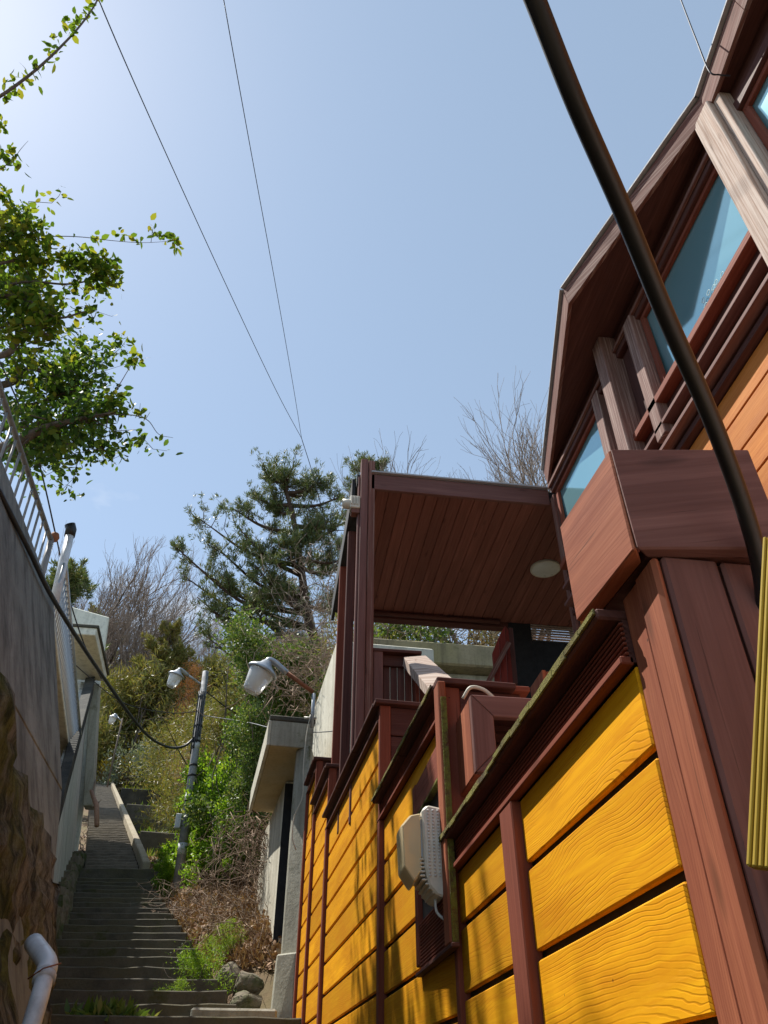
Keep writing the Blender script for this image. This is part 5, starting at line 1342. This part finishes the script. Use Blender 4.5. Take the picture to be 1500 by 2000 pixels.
SL = [  # kind, picture column, distance, picture row of its top, half width, label
    ('mid', 528, 14.6, 1195, 0.80, 'tall mid green bush directly behind the large bell-glass lamp'),
    ('mid', 580, 15.2, 1250, 0.75, 'tall mid green bush behind the rusty lamp arm'),
    ('olive', 478, 17.5, 1255, 1.10, 'broad olive bush beneath the big pine'),
    ('brown', 625, 16.5, 1270, 1.10, 'dry brown bush behind the bright concrete wall'),
    ('mid', 505, 13.6, 1345, 0.50, 'mid green bush below the large bell-glass lamp'),
    ('bright', 446, 15.4, 1425, 0.42, 'tall glossy bright green shrub right beside the utility pole'),
    ('bright', 470, 14.8, 1470, 0.45, 'glossy bright green shrub between the pole and the gate slab'),
    ('bright', 415, 17.0, 1415, 0.55, 'bright green shrub behind the utility pole shaft'),
    ('bright', 492, 13.8, 1560, 0.30, 'low glossy shrub beside the vine curtain'),
    ('bright', 462, 14.2, 1560, 0.34, 'rounded glossy shrub on the bank below the tall ones'),
    ('bright', 333, 15.6, 1655, 0.20, 'low bright green shrub at the foot of the utility pole'),
    ('greyg', 286, 49, 1452, 1.7, 'round grey-green shrub above the topmost terrace'),
    ('greyg', 348, 29, 1562, 0.45, 'grey-green shrub at the right end of the terraces'),
    ('yel', 222, 52, 1462, 1.0, 'yellow forsythia bush at the head of the stairs'),
    ('yel', 250, 50, 1482, 1.2, 'straggly yellow forsythia beside the grey-green shrub'),
    ('yel', 398, 40, 1418, 1.2, 'yellow forsythia glowing behind the utility pole'),
    ('yel', 345, 52, 1432, 1.6, 'yellow forsythia left of the utility pole'),
    ('yel', 318, 54, 1446, 1.6, 'yellow forsythia under the sagging cable'),
    ('yel', 458, 18.5, 1495, 0.35, 'small yellow forsythia among the glossy shrubs'),
    ('fern', 385, 9.9, 1850, 0.34, 'feathery green fern clump over the stair edge'),
    ('fern', 355, 9.4, 1905, 0.20, 'small feathery fern hanging over the lower steps'),
    ('fern', 458, 10.6, 1790, 0.22, 'fresh green fern tuft among the dead vines'),
    ('olive', 255, 56, 1305, 3.2, 'olive scrub right of the white building'),
    ('olive', 325, 54, 1325, 3.0, 'olive scrub behind the small bracket lamp'),
    ('olive', 390, 42, 1345, 2.2, 'olive scrub behind the pole top'),
    ('olive', 295, 52, 1285, 3.2, 'olive scrub above the sagging cable'),
    ('olive', 432, 28, 1325, 1.5, 'olive scrub between pole and large lamp'),
    ('olive', 235, 54, 1365, 2.4, 'olive scrub over the distant white lamp'),
    ('olive', 355, 55, 1290, 3.0, 'olive scrub under the rusty bough'),
    ('olive', 285, 56, 1385, 2.4, 'low olive scrub beside the sagging cable'),
    ('rust', 388, 46, 1262, 1.0, 'rusty dead pine bough on the ridge'),
    ('brown', 262, 50, 1480, 1.4, 'dry brown bush at the terrace top'),
    ('brown', 322, 51, 1468, 1.6, 'dry brown bush below the forsythia'),
    ('brown', 392, 34, 1455, 0.9, 'dry brown bush behind the pole shaft'),
    ('brown', 300, 50, 1498, 1.3, 'dry brown bush on the upper slope'),
    ('brown', 372, 33, 1500, 0.7, 'dry brown bush beside the grey-green shrub'),
    ('brown', 440, 22, 1370, 1.0, 'tall dry brown bush among the glossy shrubs'),
    ('mid', 800, 12.7, 1205, 0.9, 'tangled green bush over the mossy rear wall'),
    ('brown', 890, 12.9, 1205, 1.0, 'dry bush above the rear wall beside the gate leaf'),
    ('brown', 990, 12.8, 1200, 1.0, 'dry bush behind the slatted vent'),
    ('olive', 740, 13.5, 1190, 0.9, 'olive bush above the rear wall beside the canopy post'),
]
for i, (kd, px, Y, top, hw, lb) in enumerate(SL):
    t_ = UY(px, top, Y)
    g = ground(t_.x, Y) - 0.1 if not (kd in ('mid', 'olive', 'brown') and 700 < px) else 6.2
    if kd == 'fern': g = t_.z - 0.45
    h = max(t_.z - g, 0.25)
    shrub(kd, Vector((t_.x, Y, g)), hw, h, lb, i * 0.9, 'shrubs on the slope')
# scrub wood covering the far hillside
rg = random.Random(77)
n = 0
for i in range(130):
    Y = rg.uniform(50, 118); x = rg.uniform(-0.40, 0.06) * Y
    if s_left(Y) - 1 < x < s_right(Y) + 1 and Y < 62: continue
    kd = rg.choice(['brown', 'olive', 'olive', 'brown', 'mid', 'olive'])
    s = rg.uniform(2.4, 4.6)
    shrub(kd, on_ground(x, Y, -0.2), s * 0.75, s * rg.uniform(0.8, 1.3), {'brown': 'dry brown scrub bush on the far hillside', 'olive': 'olive green scrub bush on the far hillside', 'mid': 'green scrub bush on the far hillside'}[kd], rg.uniform(0, 6), {'brown': 'dry scrub on the far hillside', 'olive': 'olive scrub on the far hillside', 'mid': 'green scrub on the far hillside'}[kd])
for i in range(44):
    Y = rg.uniform(62, 116); x = rg.uniform(-0.40, 0.06) * Y
    bare_tree(x, Y, rg.uniform(6, 9.5), i, 'leafless tree in the scrub wood on the far hillside', rg.uniform(0, 6))['group'] = 'leafless trees on the far hillside'

# --- dead vines and brush, leaf litter, stones
def tangle(name, label, centres, n, rad, length, seed, mat, r=0.006, droop=0.0, spread=1.0):
    rg = random.Random(seed); ls = []
    for i in range(n):
        c = Vector(rg.choice(centres)) + Vector((rg.gauss(0, rad), rg.gauss(0, rad), abs(rg.gauss(0, rad * 0.5))))
        d = Vector((rg.gauss(0, 1), rg.gauss(0, 1), rg.gauss(0.1 - droop, 0.7))).normalized() * length * rg.uniform(0.4, 1.3)
        lb_ = limb(c, c + d * spread, 7, 0.55, rg, rg.uniform(-0.15, 0.1) + droop * 0.05)
        rr = r * rg.uniform(0.5, 1.5)
        ls.append((lb_, [rr * (1 - 0.1 * q) for q in range(8)]))
    T = thing(name, centres[0], label, 'brush')
    tube('stems', ls, mat, T, 4)['kind'] = 'stuff'
    return T
tangle('dead_vines', 'brown tangle of dead vines on the bank below the pole', [hit(x, y, 9.3) for x, y in ((420, 1760), (470, 1740), (500, 1780), (380, 1790), (440, 1800), (340, 1800), (480, 1840))], 240, 0.28, 0.75, 11, M['drytwig'])
tangle('dead_vines', 'dry stems trailing over the right edge of the steps', [hit(x, y, 9.3) for x, y in ((310, 1790), (330, 1820), (350, 1790), (300, 1740))], 70, 0.16, 0.6, 12, M['twig'], 0.008)
tangle('dead_vines', 'curtain of dead vines hanging below the gate slab', [UY(x, y, 11.9) for x, y in ((505, 1610), (515, 1660), (525, 1700), (500, 1700), (535, 1740), (540, 1620), (505, 1640))], 240, 0.20, 0.8, 13, M['drytwig'], 0.006, 0.9)
tangle('dead_vines', 'pale dry vines spilling over the bright concrete wall', [UY(x, y, 11.6) for x, y in ((600, 1330), (580, 1360), (560, 1380), (620, 1300), (640, 1250), (590, 1300))], 170, 0.30, 1.0, 14, M['drytwig'], 0.007)
tangle('dead_vines', 'pale vines creeping along the mossy rear wall', [UY(x, y, 12.3) for x, y in ((760, 1215), (820, 1225), (880, 1230), (940, 1235), (980, 1225), (740, 1260))], 170, 0.35, 1.2, 15, M['twig'], 0.010)
tangle('dead_vines', 'dry grey undergrowth beneath the big pine', [UY(x, y, 15.5) for x, y in ((640, 1200), (650, 1130), (620, 1240), (660, 1180), (600, 1270))], 150, 0.55, 1.6, 16, M['twig'], 0.010)
tangle('branch_heap', 'heap of broken branches between the side wall and upper steps', [hit(x, y, 15) for x, y in ((170, 1640), (165, 1670), (175, 1610), (160, 1690))], 60, 0.12, 0.6, 17, M['twig'], 0.012)

rn = np.random.default_rng(5)
def scatter(box_px, n, y0=9.0):
    out = []
    while len(out) < n:
        px = RNG.uniform(box_px[0], box_px[2]); py = RNG.uniform(box_px[1], box_px[3])
        p = hit(px, py, y0)
        out.append(p[:])
    return np.array(out)
lp = scatter((280, 1670, 560, 1900), 5200, 9.4); lp[:, 2] += rn.uniform(0.0, 0.10, len(lp))
o = link('leaf_litter', leaf_mesh('leaf_litter', lp, 0.075, L['litter'], rn, 0.65, 0.2)); tag(o, 'brown fallen leaves covering the bank', 'leaves', kind='stuff')
lp = scatter((250, 1520, 420, 1700), 2600, 15); lp[:, 2] += rn.uniform(0.0, 0.05, len(lp))
o = link('leaf_litter', leaf_mesh('leaf_litter', lp, 0.11, L['litter'], rn, 0.6, 0.2)); tag(o, 'pale fallen leaves around the terraces', 'leaves', kind='stuff')
def grass_at(regions, n, size, label, y0=15, lift=0.0, mat='grass'):
    pts = np.concatenate([scatter(r, n // len(regions), y0) for r in regions])
    o = link('grass', leaf_mesh('grass', pts, size, L[mat], rn, 0.10, 2.2)); tag(o, label, 'grass', kind='stuff')
grass_at([(240, 1528, 430, 1560), (300, 1540, 420, 1600)], 5000, 0.30, 'fresh grass along the top of the terraces')
gp = []
for i, (ty, tz) in enumerate(((25.5, 0.276 * 25.5), (30, 0.291 * 30), (35.5, 0.307 * 35.5), (43, 0.326 * 43))):
    x0 = s_right(ty) + 0.5
    for k_ in range(900):
        f = RNG.random(); yy = ty + 0.25 + f * [4.2, 5.2, 7.2, 5.5][i]
        gp.append((x0 - 0.9 * f + RNG.uniform(0, 3.2), yy, tz + 0.5 * f - 0.03))
for k_ in range(1200):
    yy = RNG.uniform(22, 25.4); xx = s_right(yy) + RNG.uniform(0.4, 3.2); gp.append((xx, yy, ground(xx, yy)))
o = link('grass', leaf_mesh('grass', np.array(gp), 0.26, L['grass'], rn, 0.10, 1.8)); tag(o, 'sunlit grass growing on the terraces', 'grass', kind='stuff')
gp = scatter((285, 1680, 540, 1900), 2600, 9.4)
o = link('dry_grass', leaf_mesh('dry_grass', gp, 0.22, L['litter'], rn, 0.05, 1.3)); tag(o, 'tan dry grass blades on the leafy bank', 'grass', kind='stuff')
wd = np.array([(-1.30 + RNG.gauss(0, .16), 8.35 + RNG.gauss(0, .12), 0.71) for _ in range(240)])
o = link('step_weeds', leaf_mesh('step_weeds', wd, 0.14, L['mid'], rn, 0.3, 1.2)); tag(o, 'green weeds growing on the landing step', 'weeds', kind='stuff')

def boulder(p, s, seed, label, rz=0):
    from mathutils import noise as mn
    rg = random.Random(seed * 7 + 1)
    bm = bmesh.new()
    for _ in range(26):
        d = Vector((rg.gauss(0, 1), rg.gauss(0, 1), rg.gauss(0, 1))).normalized() * rg.uniform(0.85, 1.1)
        bm.verts.new((d.x * s[0], d.y * s[1], d.z * s[2]))
    r_ = bmesh.ops.convex_hull(bm, input=bm.verts)
    bmesh.ops.delete(bm, geom=list({g for g in r_['geom_interior'] + r_['geom_unused'] if isinstance(g, bmesh.types.BMVert)}), context='VERTS')
    bmesh.ops.bevel(bm, geom=list(bm.edges), offset=min(s) * 0.07, segments=2, affect='EDGES')
    bmesh.ops.triangulate(bm, faces=bm.faces)
    bmesh.ops.subdivide_edges(bm, edges=bm.edges[:], cuts=1)
    for v in bm.verts: v.co += v.co.normalized() * (0.10 * min(s) * mn.noise(v.co * 9 / max(s) * 0.4 + Vector((seed, 0, 0))))
    o = link('boulder', finish(bm, 'boulder', M['boulder'], True), None, p, (0, 0, rz))
    return tag(o, label, 'rock', 'boulders on the bank')
BL = [((440, 1930), (0.22, 0.24, 0.26), 'large grey boulder at the foot of the bank beside the steps'), ((485, 1930), (0.20, 0.2, 0.16), 'flat pale stone stacked beside the large boulder'), ((482, 1965), (0.22, 0.2, 0.14), 'squat stone under the flat pale one'), ((420, 1868), (0.09, 0.09, 0.09), 'small pinkish stone lying on the bank above the boulder'),
      ((300, 1712), (0.25, 0.25, 0.2), 'pale sunlit boulder at the foot of the kerb'), ((286, 1722), (0.16, 0.16, 0.12), 'pale flat boulder next to the ledge step'), ((300, 1668), (0.26, 0.26, 0.2), 'rough pale rock beside the kerb'), ((322, 1645), (0.3, 0.3, 0.22), 'rough grey rock below the lowest terrace'), ((310, 1688), (0.2, 0.22, 0.16), 'jagged rock between kerb and green shrub'), ((292, 1640), (0.22, 0.22, 0.18), 'grey rock against the kerb'), ((335, 1622), (0.28, 0.28, 0.2), 'brown rock at the terrace end')]
for i, ((px, py), s, lb) in enumerate(BL):
    p = hit(px, py, 9.2)
    boulder(p + Vector((0, 0, s[2] * 0.1)), s, i * 3.7, lb, i)
